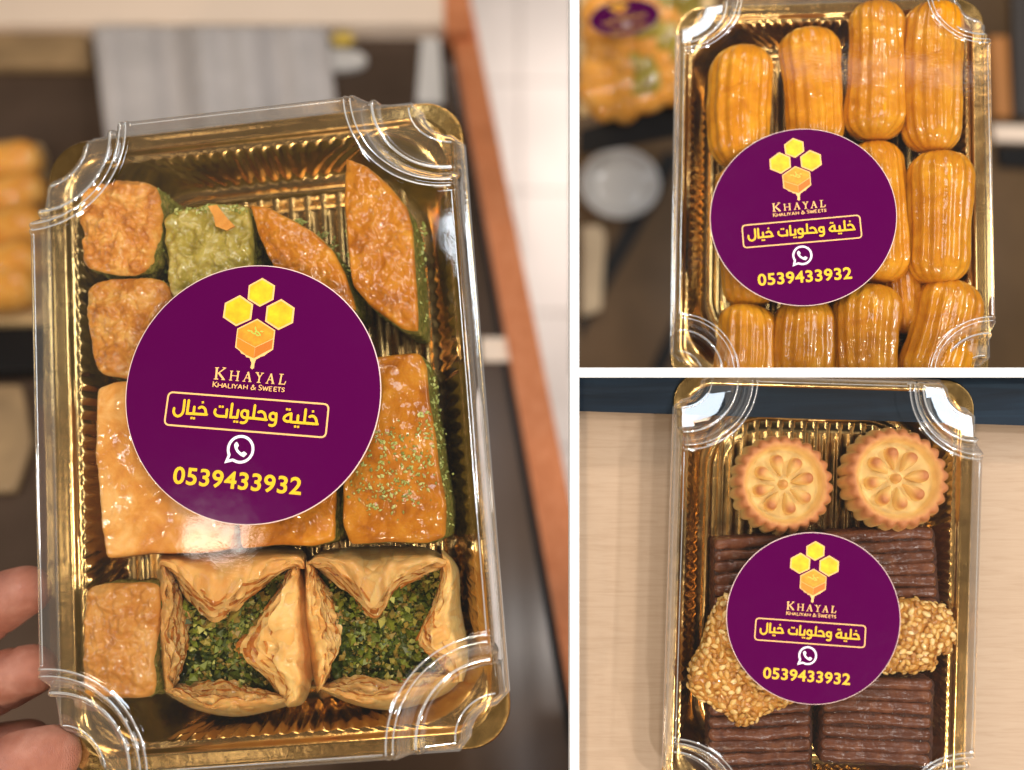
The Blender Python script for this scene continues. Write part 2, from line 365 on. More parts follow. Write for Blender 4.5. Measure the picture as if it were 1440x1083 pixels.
    G = {'K': [((0, 0), (0, 1)), ((0.9, 1), (.05, .5)), ((.05, .55), (1, 0))], 'H': [((0, 0), (0, 1)), ((1, 0), (1, 1)), ((0, .5), (1, .5))],
         'A': [((0, 0), (.5, 1)), ((.5, 1), (1, 0)), ((.2, .35), (.8, .35))], 'L': [((0, 1), (0, 0)), ((0, 0), (1, 0))], 'I': [((.5, 0), (.5, 1))],
         'Y': [((0, 1), (.5, .5)), ((1, 1), (.5, .5)), ((.5, .5), (.5, 0))], 'W': [((0, 1), (.25, 0)), ((.25, 0), (.5, .9)), ((.5, .9), (.75, 0)), ((.75, 0), (1, 1))],
         'E': [((0, 0), (0, 1)), ((0, 0), (1, 0)), ((0, 1), (1, 1)), ((0, .52), (.8, .52))], 'T': [((0, 1), (1, 1)), ((.5, 1), (.5, 0))],
         'S': [((1, .85), (.6, 1)), ((.6, 1), (.1, .85)), ((.1, .85), (.2, .6)), ((.2, .6), (.85, .4)), ((.85, .4), (.9, .12)), ((.9, .12), (.4, 0)), ((.4, 0), (0, .15))],
         '&': [((1, 0), (.3, .75)), ((.3, .75), (.45, 1)), ((.45, 1), (.65, .78)), ((.65, .78), (.1, .35)), ((.1, .35), (.25, 0)), ((.25, 0), (.6, .05)), ((.6, .05), (1, .5))]}
    for ch, x0, x1, hh in [('K', 115, 185, 88), ('H', 200, 268, 70), ('A', 282, 348, 70), ('L', 375, 420, 70), ('I', 432, 458, 70), ('Y', 464, 528, 70), ('A', 545, 610, 70), ('H', 640, 702, 70),
                       ('&', 758, 845, 80), ('S', 897, 950, 88), ('W', 965, 1058, 70), ('E', 1080, 1125, 70), ('E', 1160, 1208, 70), ('T', 1218, 1278, 70), ('S', 1290, 1338, 70)]:
        for a, b in G[ch]:
            q = []
            for (x, y) in (a, b):
                X = x0+(x1-x0)*x; q.append(f((X+y*6, 472+(X-110)*.075-hh*y)))
            k.stroke(q, (15 if (b[1]-a[1]) and a[0] <= b[0] else 11)*u, cap=False)
    A['latin_lettering'] = (k, 'peach')
    # telephone number in the built-in font, emboldened
    cu = bpy.data.curves.new('number', 'FONT'); cu.body = '0539433932'; cu.offset = .02; cu.space_character = 1.06; cu.resolution_u = 4
    to = bpy.data.objects.new('number', cu); C.objects.link(to); dg = bpy.context.evaluated_depsgraph_get()
    me = bpy.data.meshes.new_from_object(to.evaluated_get(dg)); bpy.data.objects.remove(to)
    vs = [v.co.copy() for v in me.vertices]; x0, x1 = min(v.x for v in vs), max(v.x for v in vs); y0, y1 = min(v.y for v in vs), max(v.y for v in vs)
    f = art(5.538, 220, 545); a, b = Vector(f((155, 740))), Vector(f((1155, 822))); ht = 135/5.538/AR
    ex = (b-a); ey = Vector((-ex.y, ex.x)).normalized()
    k = Ink(); k.mb.add([(*(a+ex*((v.x-x0)/(x1-x0))+ey*ht*((v.y-y0)/(y1-y0))), .0005) for v in vs], [tuple(p.vertices) for p in me.polygons])
    A['number_lettering'] = (k, 'yellow')
    # honeycomb cells and the dripping cake
    f = art(6.014, 290, 380)
    for i, hx in enumerate([[(440, 62), (552, 130), (543, 250), (428, 310), (320, 245), (325, 125)], [(252, 208), (370, 288), (358, 418), (230, 475), (113, 398), (125, 275)], [(610, 245), (727, 322), (718, 450), (595, 510), (478, 435), (487, 307)]]):
        p = [Vector(f(q)) for q in hx]; c = sum(p, Vector((0, 0)))/6
        k = Ink(); k.poly(p); A[('honeycomb_cell', i)] = (k, 'peach')
        k2 = Ink(); k2.z = .002; k2.poly([c+(q-c)*.87 for q in p]); A[('cell_fill', i)] = (k2, 'honey')
    k = Ink(); k.poly([f(p) for p in [(410, 412), (568, 512), (556, 675), (500, 712), (482, 728), (455, 735), (440, 745), (413, 758), (402, 795), (400, 830), (384, 842), (368, 828), (376, 790), (358, 745), (328, 738), (318, 720), (285, 706), (272, 685), (230, 655), (242, 495)]])
    A['cake_outline'] = (k, 'peach')
    k = Ink(); k.z = .002; k.poly([f(p) for p in [(410, 425), (558, 518), (552, 580), (402, 652), (246, 568), (252, 503)]]); A['cake_top'] = (k, 'orange')
    k = Ink(); k.z = .002; k.poly([f(p) for p in [(246, 574), (400, 658), (393, 748), (325, 716), (244, 652)]]); A['cake_side'] = (k, 'orange2')
    k = Ink(); k.z = .002; k.poly([f(p) for p in [(404, 658), (552, 588), (546, 666), (465, 708), (396, 748)]]); A['cake_side2'] = (k, 'orange3')
    k = Ink(); k.z = .004
    for x, y, a in [(345, 515, .3), (370, 525, 1), (395, 540, .2), (405, 520, 2), (425, 530, .6), (440, 548, 1.2), (455, 522, .1), (400, 495, 1.5), (420, 555, .4)]:
        k.poly([f((x+17*math.cos(t)*math.cos(a)-8*math.sin(t)*math.sin(a), y+17*math.cos(t)*math.sin(a)+8*math.sin(t)*math.cos(a))) for t in [i*.7854 for i in range(8)]])
    A['nut_print'] = (k, 'nutprint')
    return A
ART = build_art()
ART_MESH = {}
for key, (ink, mat) in ART.items():
    nm = key if isinstance(key, str) else key[0]
    nm = 'cake_side' if nm == 'cake_side2' else nm
    ART_MESH[key] = (nm, ink.mb.mesh(nm, [M[mat]], False))
def add_sticker(parent, mat4, r, lift=1.2):
    mb = MB(); n = 128
    ring = lambda rr, z: [(rr*math.cos(6.28318*i/n), rr*math.sin(6.28318*i/n), z) for i in range(n)]
    mb.grid([ring(1, -.004), ring(1, 0)], True, 1); mb.grid([ring(1, 0), ring(.994, .002)], True, 1)
    mb.grid([ring(.994, .002), ring(.5, .002)], True, 0); b = len(mb.v); mb.add(ring(.5, .002), [tuple(range(n))], 0)
    st = obj('sticker', mb, [M['purple'], M['paper']], parent, mat4 @ Matrix.Translation((0, 0, lift)) @ Matrix.Scale(r, 4), False)
    for key, (nm, me) in ART_MESH.items(): link(nm, me, st, Matrix.Translation((0, 0, .0045)))
    return st

# ------------------------------------------------------------------ the sweets box: gold tray, clear lid, sticker
class Frame:
    def __init__(s, a, b, c, t): 
        s.m = Matrix.Translation(t) @ Matrix.Rotation(R(c), 4, 'Z') @ Matrix.Rotation(R(b), 4, 'Y') @ Matrix.Rotation(R(a), 4, 'X'); s.inv = s.m.inverted()
        s.n = (s.m.to_3x3() @ Vector((0, 0, 1)))
    def at(s, x, y, z):
        return s.inv @ onplane(x, y, s.m @ Vector((0, 0, z)), s.n)
def rrect(W, H, r, ch=420, cv=600, cc=44):
    """points counter-clockwise round a rounded rectangle, with outward normal and the distance to the nearer end of a straight"""
    out = []; hw, hh = W/2, H/2
    for side in range(4):
        L = (W if side % 2 == 0 else H)-2*r; m = ch if side % 2 == 0 else cv
        for i in range(m):
            t = L*i/m; base = [(-hw+r+t, -hh, 0, -1), (hw, -hh+r+t, 1, 0), (hw-r-t, hh, 0, 1), (-hw, hh-r-t, -1, 0)][side]
            out.append((*base, min(t, L-t)))
        for i in range(cc):
            a = -math.pi/2+side*math.pi/2+math.pi/2*i/cc
            cx, cy = [(hw-r, -hh+r), (hw-r, hh-r), (-hw+r, hh-r), (-hw+r, -hh+r)][side]
            out.append((cx+r*math.cos(a), cy+r*math.sin(a), math.cos(a), math.sin(a), -1))
    return out
def make_tray(W, H, k):
    mb = MB(); prof = [(6, -90, 52, 0), (13, -88, 60, 0), (16, -83, 62, 0), (17, -78, 62, 0), (15, -75, 60, 0), (10, -75, 56, 0), (5, -76.5, 54, 0), (-3, -77, 56, 0), (-7, -78, 60, 0), (-10, -82, 66, 0), (-13, -86, 72, 0), (-18, -87, 80, 0),
        (-21, -88, 88, .4), (-23, -90, 94, 1.0), (-26, -94, 98, 1), (-31, -106, 108, 1), (-38, -122, 120, 1), (-46, -140, 132, 1), (-50, -149, 138, .8), (-53, -152, 140, .3), (-57, -154, 140, 0), (-66, -154, 132, 0), (-68, -151, 130, 0), (-70, -149, 128, 0), (-80, -149, 118, 0), (-82, -151, 116, 0), (-84, -154, 114, 0), (-96, -154, 102, 0), (-98, -151.5, 100, 0), (-108, -151.5, 90, 0)]
    rows = []
    for o, z, rc, fl in prof:
        row = []
        for (x, y, nx, ny, t) in rrect(W+2*o*k, H+2*o*k, rc*k):
            oo = 0; zz = z
            if fl and t > 2*k:
                amp = fl*min(1, (t-2*k)/(10*k))*2.9*k; ph = (x if nx == 0 else y)/(10.5*k)*math.pi
                oo = amp*math.cos(ph)
                if fl == 1.0 and o > -24: zz += 2.0*math.cos(ph)*min(1, t/(10*k))
            row.append((x+nx*oo, y+ny*oo, zz*k))
        rows.append(row)
    mb.grid(rows, True, flip=False)
    # ribbed floor
    iw, ih = W/2-83*k, H/2-83*k; nx = 240; rows = []
    for j in range(2):
        rows.append([(-iw+2*iw*i/nx, (-ih if j == 0 else ih), (-153.5+2.2*math.tanh(3*math.sin((-iw+2*iw*i/nx)/(13*k)*math.pi)))*k) for i in range(nx+1)])
    mb.grid(rows)
    return mb
LIDP = [(152, 0), (149.5, .4), (147.5, 3.4), (145, 4.2), (142.5, 1.2), (140, .2), (138, 3.2), (135.5, 4.0), (133, 1), (129, -6), (124, -16), (119, -25), (116, -28), (114.5, -25.5), (112.5, -21.5), (109, -20.5), (106, -22), (104, -28), (101, -30), (88, -33), (72, -37.5), (64, -39.5), (59, -42)]
def make_lid(W, H, k, kr=1.0):
    mb = MB(); na = 28; prof = [(r_*k*kr, z*k) for r_, z in LIDP]; hw, hh = W/2, H/2
    corners = [(hw, -hh, 90), (hw, hh, 180), (-hw, hh, 270), (-hw, -hh, 0)]   # concave arcs centred on the corners
    arcs = []
    for (cx, cy, a0) in corners:
        # counter-clockwise travel of the outline sweeps the concave arc clockwise
        rows = []
        for r_, z in prof:
            row = []
            for i in range(na+1):
                zz = z
                if r_ < 102*k*kr:   # the ledge is one flat facet that falls towards the corner
                    zz = -(30+.36*(101-r_/k/kr*math.cos(R(45-90*i/na))))*k
                row.append((cx+r_*math.cos(R(a0+90-90*i/na)), cy+r_*math.sin(R(a0+90-90*i/na)), zz))
            rows.append(row)
        arcs.append(rows)
        mb.grid(rows, flip=False)
    # flat top: fans in strips, so that it stays a plain grid
    R0 = prof[0][0]
    def arcpts(i): return arcs[i][0]
    outline = []
    for i in range(4):
        outline += arcpts(i); a = Vector(arcs[i][0][-1]); b = Vector(arcs[(i+1) % 4][0][0])
        outline += [tuple(a.lerp(b, j/14)) for j in range(1, 14)]
    ins = lambda p, e: (p[0]-math.copysign(min(e, abs(p[0])), p[0])*(abs(p[0]) > hw*.5), p[1]-math.copysign(min(e, abs(p[1])), p[1])*(abs(p[1]) > hh*.5), 0)
    rows = [outline, [ins(p, 1.2*k) for p in outline], [ins(p, 4*k) for p in outline], [(p[0]*.85, p[1]*.85, .0) for p in outline], [(p[0]*.55, p[1]*.55, .0) for p in outline], [(p[0]*.2, p[1]*.2, 0) for p in outline]]
    mb.grid(rows, True); mb.add(rows[-1], [tuple(range(len(outline)))])
    # wall: hangs from flat edges, arc ends and the outer concave arcs
    loop = []   # (x, y, z, nx, ny, bulge)
    for i, (cx, cy, a0) in enumerate(corners):
        e_in = [(1, 0), (0, 1), (-1, 0), (0, -1)][i]; side_in = [(0, -1), (1, 0), (0, 1), (-1, 0)][i]; side_out = [(1, 0), (0, 1), (-1, 0), (0, -1)][i]
        for rows in arcs[i]: loop.append((*rows[0], *side_in))
        last = arcs[i][-1]
        for j in range(1, na):
            p = last[j]; d = Vector((cx-p[0], cy-p[1])).normalized(); loop.append((*p, d.x, d.y))
        for rows in reversed(arcs[i]): loop.append((*rows[-1], *side_out))
        # straight edge to the next corner
        a = Vector(arcs[i][0][-1]); b = Vector(arcs[(i+1) % 4][0][0])
        for j in range(1, 14):
            q = a.lerp(b, j/14); loop.append((*q, *side_out))
    rows = []; zb = -73*k
    for o, f, dz in [(0, 0, 0), (2.2, 0, -.4), (4.4, 0, -1.6), (6.4, 0, -3.6), (8, 0, -6.4), (9, .03, -9), (9.8, .14, -7), (10.8, .4, -4), (12, .75, -1.5), (12.9, .96, 0), (13.6, 1, 0), (17.5, 1, .6), (18.5, 1, -1.5)]:
        rows.append([(x+nx*o*k, y+ny*o*k, (z+dz*k)*(1-f)+(zb+dz*k)*f) for (x, y, z, nx, ny) in loop])
    mb.grid(rows[:-2], True, flip=True); mb.grid(rows[-3:], True, 1, True)
    return mb
def fix_normals(o):
    bm = bmesh.new(); bm.from_mesh(o.data); bmesh.ops.remove_doubles(bm, verts=bm.verts, dist=.02); bmesh.ops.recalc_face_normals(bm, faces=bm.faces); bm.to_mesh(o.data); bm.free()
def sweets_box(F, W, H, k, label, stk, lift=1.2, kr=1.0):
    e = link('sweets_box', None, None, F.m); e.empty_display_size = 10
    tag(e, label, 'box of sweets', 'clear lidded boxes of sweets')
    t = obj('tray', make_tray(W, H, k), M['gold'], e); t.data.set_sharp_from_angle(angle=R(55))
    l = obj('lid', make_lid(W, H, k, kr), [M['film'], M['flange']], e); fix_normals(l)
    for cx, cy, a0 in [(W/2, -H/2, 90), (W/2, H/2, 180), (-W/2, H/2, 270), (-W/2, -H/2, 0)]:
        wb = MB()
        for rr, zz, wd in [(146.5, 4.4, 1.1), (137, 4.2, 1.0), (110.5, -20.5, 2.0), (60.5, None, 1.3)]:
            rows = []
            for i in range(33):
                a = R(a0+90-90*i/32); z0 = zz if zz is not None else -(30+.36*(101-60.5*math.cos(R(45-90*i/32))))
                rows.append([(cx+math.cos(a)*(rr*kr+wd*math.cos(q*1.0472))*k, cy+math.sin(a)*(rr*kr+wd*math.cos(q*1.0472))*k, (z0+.6+wd*.7*math.sin(q*1.0472))*k) for q in range(6)])
            wb.grid([r+[r[0]] for r in rows])
        obj('corner_glint', wb, M['glint'], l)  # milky tubes added to imitate bright highlights along the arcs
    for ax in (0, 1):
        for sg in (-1, 1):
            wb = MB(); a = (W/2 if ax else H/2)-152*k*kr; rows = []; o_ = (H/2 if ax else W/2)-.4*k
            for i in range(2):
                t = -a+2*a*i; rows.append([((t, sg*(o_+.9*k*math.cos(q*1.0472)), .9*k*math.sin(q*1.0472)+.4) if ax else (sg*(o_+.9*k*math.cos(q*1.0472)), t, .9*k*math.sin(q*1.0472)+.4)) for q in range(6)])
            wb.grid([r+[r[0]] for r in rows]); obj('edge_glint', wb, M['glint'], l)  # the same imitated highlight along each straight edge
    l.data.set_sharp_from_angle(angle=R(50))
    cx, cy, r, ang = stk
    c = F.at(cx, cy, 0); d = F.at(cx+r*math.cos(R(ang)), cy+r*math.sin(R(ang)), 0)-c
    add_sticker(e, Matrix.Translation(c) @ Matrix.Rotation(math.atan2(d.y, d.x), 4, 'Z'), d.length, lift)
    return e
F1 = Frame(-7.76, -3.7, 5.38, (-368.3, -54.5, 0))
F2 = Frame(-6, -8, -1.1, (475, 304, -75))
F3 = Frame(-.5, -2.8, -1.8, (430, -293, 40))
sweets_box(F1, 620, 920, 1.0, 'large clear lidded box of baklava held by fingers, purple round sticker on lid', (355, 553, 181, 4.5))
sweets_box(F2, 441, 580, .69, 'clear lidded box of ribbed orange syrup fingers above the brown counter', (1128, 305, 133, -5.0), kr=.85)
sweets_box(F3, 399, 590, .66, 'clear lidded box of cookies and chocolate bars lying on pale oak table', (1143, 869.5, 123, 4.2))

# ------------------------------------------------------------------ sweets
def blob_pastry(F, outline, zt, zb, dome, edge, amp, seed, n=180, rings=42, freq=.045, hfun=None, sharpc=False, inset=4, wall_amp=None):
    edge = edge*.62; pts = [Vector((p[0], p[1], 0)) for p in outline]
    pl = smooth_poly(pts, n) if not sharpc else resample(pts, n)
    if sharpc:
        for _ in range(2): pl = [(pl[i-1]+pl[i]*2+pl[(i+1) % n])/4 for i in range(n)]
    pl = [F.at(p.x, p.y, zt-edge) for p in pl]
    c = sum(pl, Vector())/n; so = Vector((seed*17.3, seed*5.1, seed*9.7))
    mb = MB(); rows = []; wa = wall_amp or amp
    Rm = sum((p-c).length for p in pl)/n; t0 = 1-edge/Rm
    for i in range(rings+1):
        t = (i/rings)**.75; row = []
        tt = max(0, (t-t0)/(1-t0)) if t0 < 1 else 0
        for p in pl:
            q = c.lerp(p, t); z = zt-dome*t*t-edge*(1-math.sqrt(max(0, 1-tt*tt)))
            if hfun: z += hfun(q.x-c.x, q.y-c.y, t)
            z += amp*(fbm(Vector((q.x, q.y, 0))*freq+so, 2)*1.0+.35*fbm(Vector((q.x, q.y, 30))*freq*2.6+so, 2))
            row.append(Vector((q.x, q.y, z)))
        rows.append(row)
    for i, p in enumerate(rows[-1]):
        pass
    side = [rows[-1]]; m = 26
    for j in range(1, m+1):
        f = j/m; row = []
        for i, p in enumerate(rows[-1]):
            d = (pl[i]-c).normalized()
            z = p.z*(1-f)+zb*f
            off = -inset*f + (1.5*math.sin(j*2.4+1.3*fbm(Vector((p.x, p.y, 9))*.03))+.8*(j % 2))*min(1, f*6) + wa*.8*fbm(Vector((p.x, p.y, z*2.2))*freq*1.6+so)*min(1, f*4)
            row.append(Vector((p.x+d.x*off, p.y+d.y*off, z)))
        side.append(row)
    # move the origin to the piece
    cc = Vector((c.x, c.y, zb))
    mb.grid([[p-cc for p in r] for r in rows], True, 0); mb.grid([[p-cc for p in r] for r in side], True, 1)
    return mb, Matrix.Translation(cc), c, Rm
def chunk(mb, c, s, rnd, squash=.6):
    """one small irregular nut chip (an octahedron knocked out of shape)"""
    ax = Matrix.Rotation(rnd.uniform(0, 6.28), 3, 'Z') @ Matrix.Rotation(rnd.uniform(-.8, .8), 3, 'X')
    vs = []
    for d in ((1, 0, 0), (0, 1, 0), (-1, 0, 0), (0, -1, 0), (0, 0, 1), (0, 0, -1)):
        v = Vector(d)*s*rnd.uniform(.6, 1.25); v.y *= .7; v.z *= squash
        vs.append(ax @ v+Vector(c))
    mb.add(vs, [(0, 1, 4), (1, 2, 4), (2, 3, 4), (3, 0, 4), (1, 0, 5), (2, 1, 5), (3, 2, 5), (0, 3, 5)])
def height_at(mb, x, y):
    """top of a pastry mesh (modelled about its own origin) near x, y"""
    best = (1e9, 0)
    for v in mb.v:
        d = (v[0]-x)**2+(v[1]-y)**2-v[2]*.001
        if d < best[0]: best = (d, v[2])
    return best[1]
def pastry(F, name, label, cat, outline, zt, zb, dome, edge, amp, seed, mat, side=None, group=None, **kw):
    mb, mt, c, Rm = blob_pastry(F, outline, zt, zb, dome, edge, amp, seed, **kw)
    o = obj(name, mb, [mat, side or mat], None, F.m @ mt); tag(o, label, cat, group)
    return o, mb, c
def crumbs(o, mb, F, pts_fn, n, smin, smax, seed, mat, name='pistachio_crumbs', lift=1):
    rnd = random.Random(seed); k = MB(); cc = (F.m.inverted() @ o.matrix_world.copy()) if False else None
    inv = (F.m.inverted() @ (Matrix.Scale(1/S, 4) @ o.matrix_world)).inverted()
    for _ in range(n):
        x, y = pts_fn(rnd); p = inv @ F.at(x, y, -24)
        z = height_at(mb, p.x, p.y); chunk(k, (p.x, p.y, z+lift), rnd.uniform(smin, smax), rnd)
    q = obj(name, k, mat, o, None, False); q['kind'] = 'stuff'; return q
G1 = 'baklava pieces in the large box'
def roll_h(axis_deg, rad, ht):
    a = R(axis_deg)
    def f(x, y, t):
        s = abs(-x*math.sin(a)+y*math.cos(a))/rad
        return -ht*(1-math.sqrt(max(0, 1-min(1, s)**2)))
    return f
o, mb, c = pastry(F1, 'baklava_roll', 'short flaky baklava roll in the upper corner of the box, green underside', 'pastry', [(117, 268), (140, 258), (175, 252), (205, 256), (222, 268), (226, 300), (220, 345), (205, 380), (170, 386), (135, 380), (118, 370), (115, 330), (112, 298)], -18, -150, 5, 12, 9, 1, M['rough'], M['cut'], G1, freq=.06)
def near(cx, cy, sx, sy): return lambda r: (cx+r.gauss(0, sx), cy+r.gauss(0, sy))
crumbs(o, mb, F1, lambda r: (r.uniform(205, 226), r.uniform(262, 375)), 60, 2, 4.5, 3, M['crumb'], lift=-8)
o, mb, c = pastry(F1, 'green_baklava_roll', 'olive green pistachio roll with a loose flake on top, above the sticker', 'pastry', [(232, 305), (262, 292), (300, 287), (340, 288), (352, 300), (354, 350), (350, 400), (300, 420), (245, 420), (234, 360)], -26, -150, 6, 14, 8, 2, M['olive'], M['cut'], G1, freq=.05)
crumbs(o, mb, F1, lambda r: (r.uniform(240, 350), r.uniform(287, 298)), 70, 2, 5, 5, M['crumb'])
fl = MB(); a = [F1.at(x, y, -14) for x, y in [(292, 290), (305, 288), (318, 305), (330, 318), (318, 324), (303, 318), (300, 303)]]
fl.add([p-Vector((c.x, c.y, -150)) for p in a]+[p-Vector((c.x, c.y, -146)) for p in a], [tuple(range(7)), tuple(range(13, 6, -1))]+[(i, i+7, (i+1) % 7+7, (i+1) % 7) for i in range(7)])
obj('pastry_flake', fl, M['pale'], o, None, False)
o, mb, c = pastry(F1, 'baklava_wedge', 'glazed orange baklava wedge sloping down under the sticker', 'pastry', [(350, 286), (375, 290), (405, 305), (440, 325), (468, 352), (485, 385), (500, 435), (470, 450), (420, 425), (385, 380), (362, 330)], -18, -150, 8, 12, 5, 3, M['amber'], M['cut'], G1, sharpc=True)
crumbs(o, mb, F1, lambda r: (lambda t: (395+95*t+r.gauss(0, 4), 297+85*t*t+r.gauss(0, 4)))(r.random()), 70, 2, 4.5, 7, M['crumb'], lift=-10)
o, mb, c = pastry(F1, 'baklava_diamond', 'tall diamond of glazed baklava in the upper right box corner', 'pastry', [(486, 222), (515, 232), (545, 258), (572, 290), (580, 320), (584, 380), (588, 440), (588, 466), (565, 462), (520, 430), (495, 400), (488, 340), (483, 270)], -16, -150, 4, 12, 6, 4, M['amber'], M['cut'], G1, freq=.04, sharpc=True)
crumbs(o, mb, F1, lambda r: (r.choice([r.gauss(486, 3), r.gauss(584, 3)]), r.uniform(290, 460)), 110, 2, 4.5, 9, M['crumb'], lift=-10)
o, mb, c = pastry(F1, 'baklava_roll', 'golden flaky roll directly below the upper corner roll, half under the sticker', 'pastry', [(126, 402), (160, 392), (205, 390), (232, 398), (240, 430), (238, 500), (210, 532), (165, 530), (138, 520), (125, 470), (122, 430)], -20, -150, 6, 14, 7, 5, M['rough'], M['cut'], G1)
crumbs(o, mb, F1, lambda r: (r.uniform(218, 238), r.uniform(392, 440)), 40, 2, 4.5, 11, M['crumb'], lift=-6)
o, mb, c = pastry(F1, 'baklava_log', 'largest pale golden baklava log, left of and below the sticker', 'pastry', [(138, 545), (165, 536), (230, 535), (300, 545), (328, 560), (330, 660), (328, 745), (322, 772), (280, 778), (210, 778), (150, 786), (143, 740), (140, 690), (134, 640), (136, 590)], -20, -150, 4, 14, 3.6, 6, M['pale'], M['pale'], G1, freq=.03, sharpc=True)
o, mb, c = pastry(F1, 'baklava_log', 'amber baklava log whose lower end shows beneath the sticker', 'pastry', [(335, 560), (400, 555), (465, 560), (474, 600), (472, 700), (470, 760), (440, 768), (390, 766), (338, 772), (332, 700), (334, 620)], -26, -150, 5, 12, 4, 7, M['amber'], M['cut'], G1, sharpc=True)
o, mb, c = pastry(F1, 'baklava_log', 'glossy amber baklava slab sprinkled with pistachio crumbs, right of the sticker', 'pastry', [(484, 498), (530, 502), (560, 498), (590, 496), (600, 515), (603, 560), (612, 610), (618, 660), (628, 710), (626, 755), (600, 764), (545, 762), (492, 766), (482, 740), (482, 620)], -18, -150, 4, 13, 4, 8, M['amber'], M['cut'], G1, freq=.035, sharpc=True)
crumbs(o, mb, F1, lambda r: r.choice([(r.gauss(540, 22), r.gauss(620, 12)), (r.gauss(560, 30), r.gauss(680, 17)), (r.gauss(525, 25), r.gauss(690, 18)), (r.gauss(600, 8), r.uniform(580, 660)), (r.gauss(575, 25), r.gauss(650, 25))]), 320, 1.5, 4.2, 13, M['crumb'])
crumbs(o, mb, F1, lambda r: (lambda t: (598+28*t+r.gauss(0, 2.5), 505+235*t))(r.random()), 150, 2, 4.5, 14, M['crumb'], lift=-7)
o, mb, c = pastry(F1, 'baklava_roll', 'pale flaky roll in the lower left box corner beside an open pastry', 'pastry', [(122, 835), (140, 822), (175, 820), (210, 820), (224, 832), (222, 880), (216, 930), (218, 968), (200, 982), (150, 980), (122, 978), (117, 940), (118, 890)], -20, -150, 5, 13, 7, 9, M['pale'], M['cut'], G1, freq=.05)
crumbs(o, mb, F1, lambda r: (r.gauss(219, 4), r.uniform(830, 965)), 110, 2, 4.5, 15, M['nut'], lift=-8)

def open_pastry(F, label, outer, flaps, ctr, seed):
    """a square phyllo parcel: four folded flaps of layered leaves round a heap of chopped pistachio"""
    rnd = random.Random(seed); oc = F.at(*ctr, -150)
    e = link('open_phyllo_pastry', None, None, F.m @ Matrix.Translation(oc)); e.empty_display_size = 10
    tag(e, label, 'pastry', 'open phyllo pastries with pistachio filling')
    mo = Vector((sum(p[0] for p in outer)/len(outer), sum(p[1] for p in outer)/len(outer)))
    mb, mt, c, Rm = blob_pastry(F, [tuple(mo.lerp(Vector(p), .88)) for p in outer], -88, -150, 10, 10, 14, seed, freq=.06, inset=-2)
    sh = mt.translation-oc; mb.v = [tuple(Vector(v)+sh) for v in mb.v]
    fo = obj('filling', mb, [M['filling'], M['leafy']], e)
    k = MB(); poly = [Vector((p[0], p[1])) for p in outer]; cx = sum(p.x for p in poly)/len(poly); cy = sum(p.y for p in poly)/len(poly)
    for _ in range(2600):
        p = rnd.choice(poly); t = math.sqrt(rnd.random())*.82; q = rnd.choice(poly); a = rnd.random()
        X = cx+(p.x*a+q.x*(1-a)-cx)*t; Y = cy+(p.y*a+q.y*(1-a)-cy)*t
        w_ = F.at(X, Y, -52)-oc
        z = 66+20*fbm(Vector((X, Y, seed*3))*.035)+rnd.uniform(-6, 10)
        chunk(k, (w_.x, w_.y, z), rnd.choice([1.8, 2.6, 3.4, 3.4, 4.6, 4.6, 6, 9])*rnd.uniform(.8, 1.2), rnd, .8)
    q = obj('chopped_pistachio', k, M['nut'], e, None, False); q['kind'] = 'stuff'
    for fi, (outc, inc, nl, ztop) in enumerate(flaps):
        mb = MB(); nu = 60; nv = 18; nl = int(nl*1.6)
        oc_ = smooth_poly([(*p, 0) for p in outc], nu, False); ic_ = smooth_poly([(*p, 0) for p in inc], nu, False)
        for L in range(nl):
            f = L/(nl-1); rows = []
            sd = Vector((seed*3+fi*7+L*1.7, L*.9, 0))
            for j in range(nv+1):
                v = j/nv; row = []
                for i in range(nu):
                    u = i/(nu-1); env = math.sin(math.pi*min(1, max(0, u)))**.5
                    A_ = oc_[i]; B_ = ic_[i]
                    back = .86*f**1.15*min(1.05, .70+.26*math.sin(u*5+fi+seed)+.35*fbm(Vector((u*5, L*3.1, fi)), 2))        # upper leaves end further back
                    Bk = B_.lerp(A_, back*.75)
                    wob = 8*fbm(Vector((u*6, v*1.5, 0))+sd, 3)
                    p = A_.lerp(Bk, v); nrm = (B_-A_).normalized() if (B_-A_).length else Vector((0, 1, 0))
                    p = p+nrm*wob*v
                    prof = math.sin(min(1, v*1.55)*math.pi/2)**.7
                    z = -118+(ztop-2.35*nl+118)*prof*(.55+.45*env)+L*2.9*min(1, v*2.2)-(v**3)*14*(1-f)+v*(9*fbm(Vector((u*7, v*2, 5))+sd, 2)+3.6*math.sin(u*34+L*2.1+4*fbm(Vector((u*3, L, fi)), 2)))
                    row.append(F.at(p.x, p.y, z)-oc)
                rows.append(row)
            mb.grid(rows[:-1], False, 2 if L % 3 == 1 else 0)
            mb.grid(rows[-2:], False, 1 if L % 2 else 2)
            # a thin lip so that each leaf has an edge
            mb.grid([rows[-1], [Vector((p.x, p.y, p.z-1.6)) for p in rows[-1]]], False, 1)
            mb.grid([[Vector((p.x, p.y, p.z-1.6)) for p in r] for r in rows[-5:]], False, 1)
        obj('phyllo_flap', mb, [M['leafy'], M['leafedge'], M['leafpale']], e, None, True, 40)
    return e
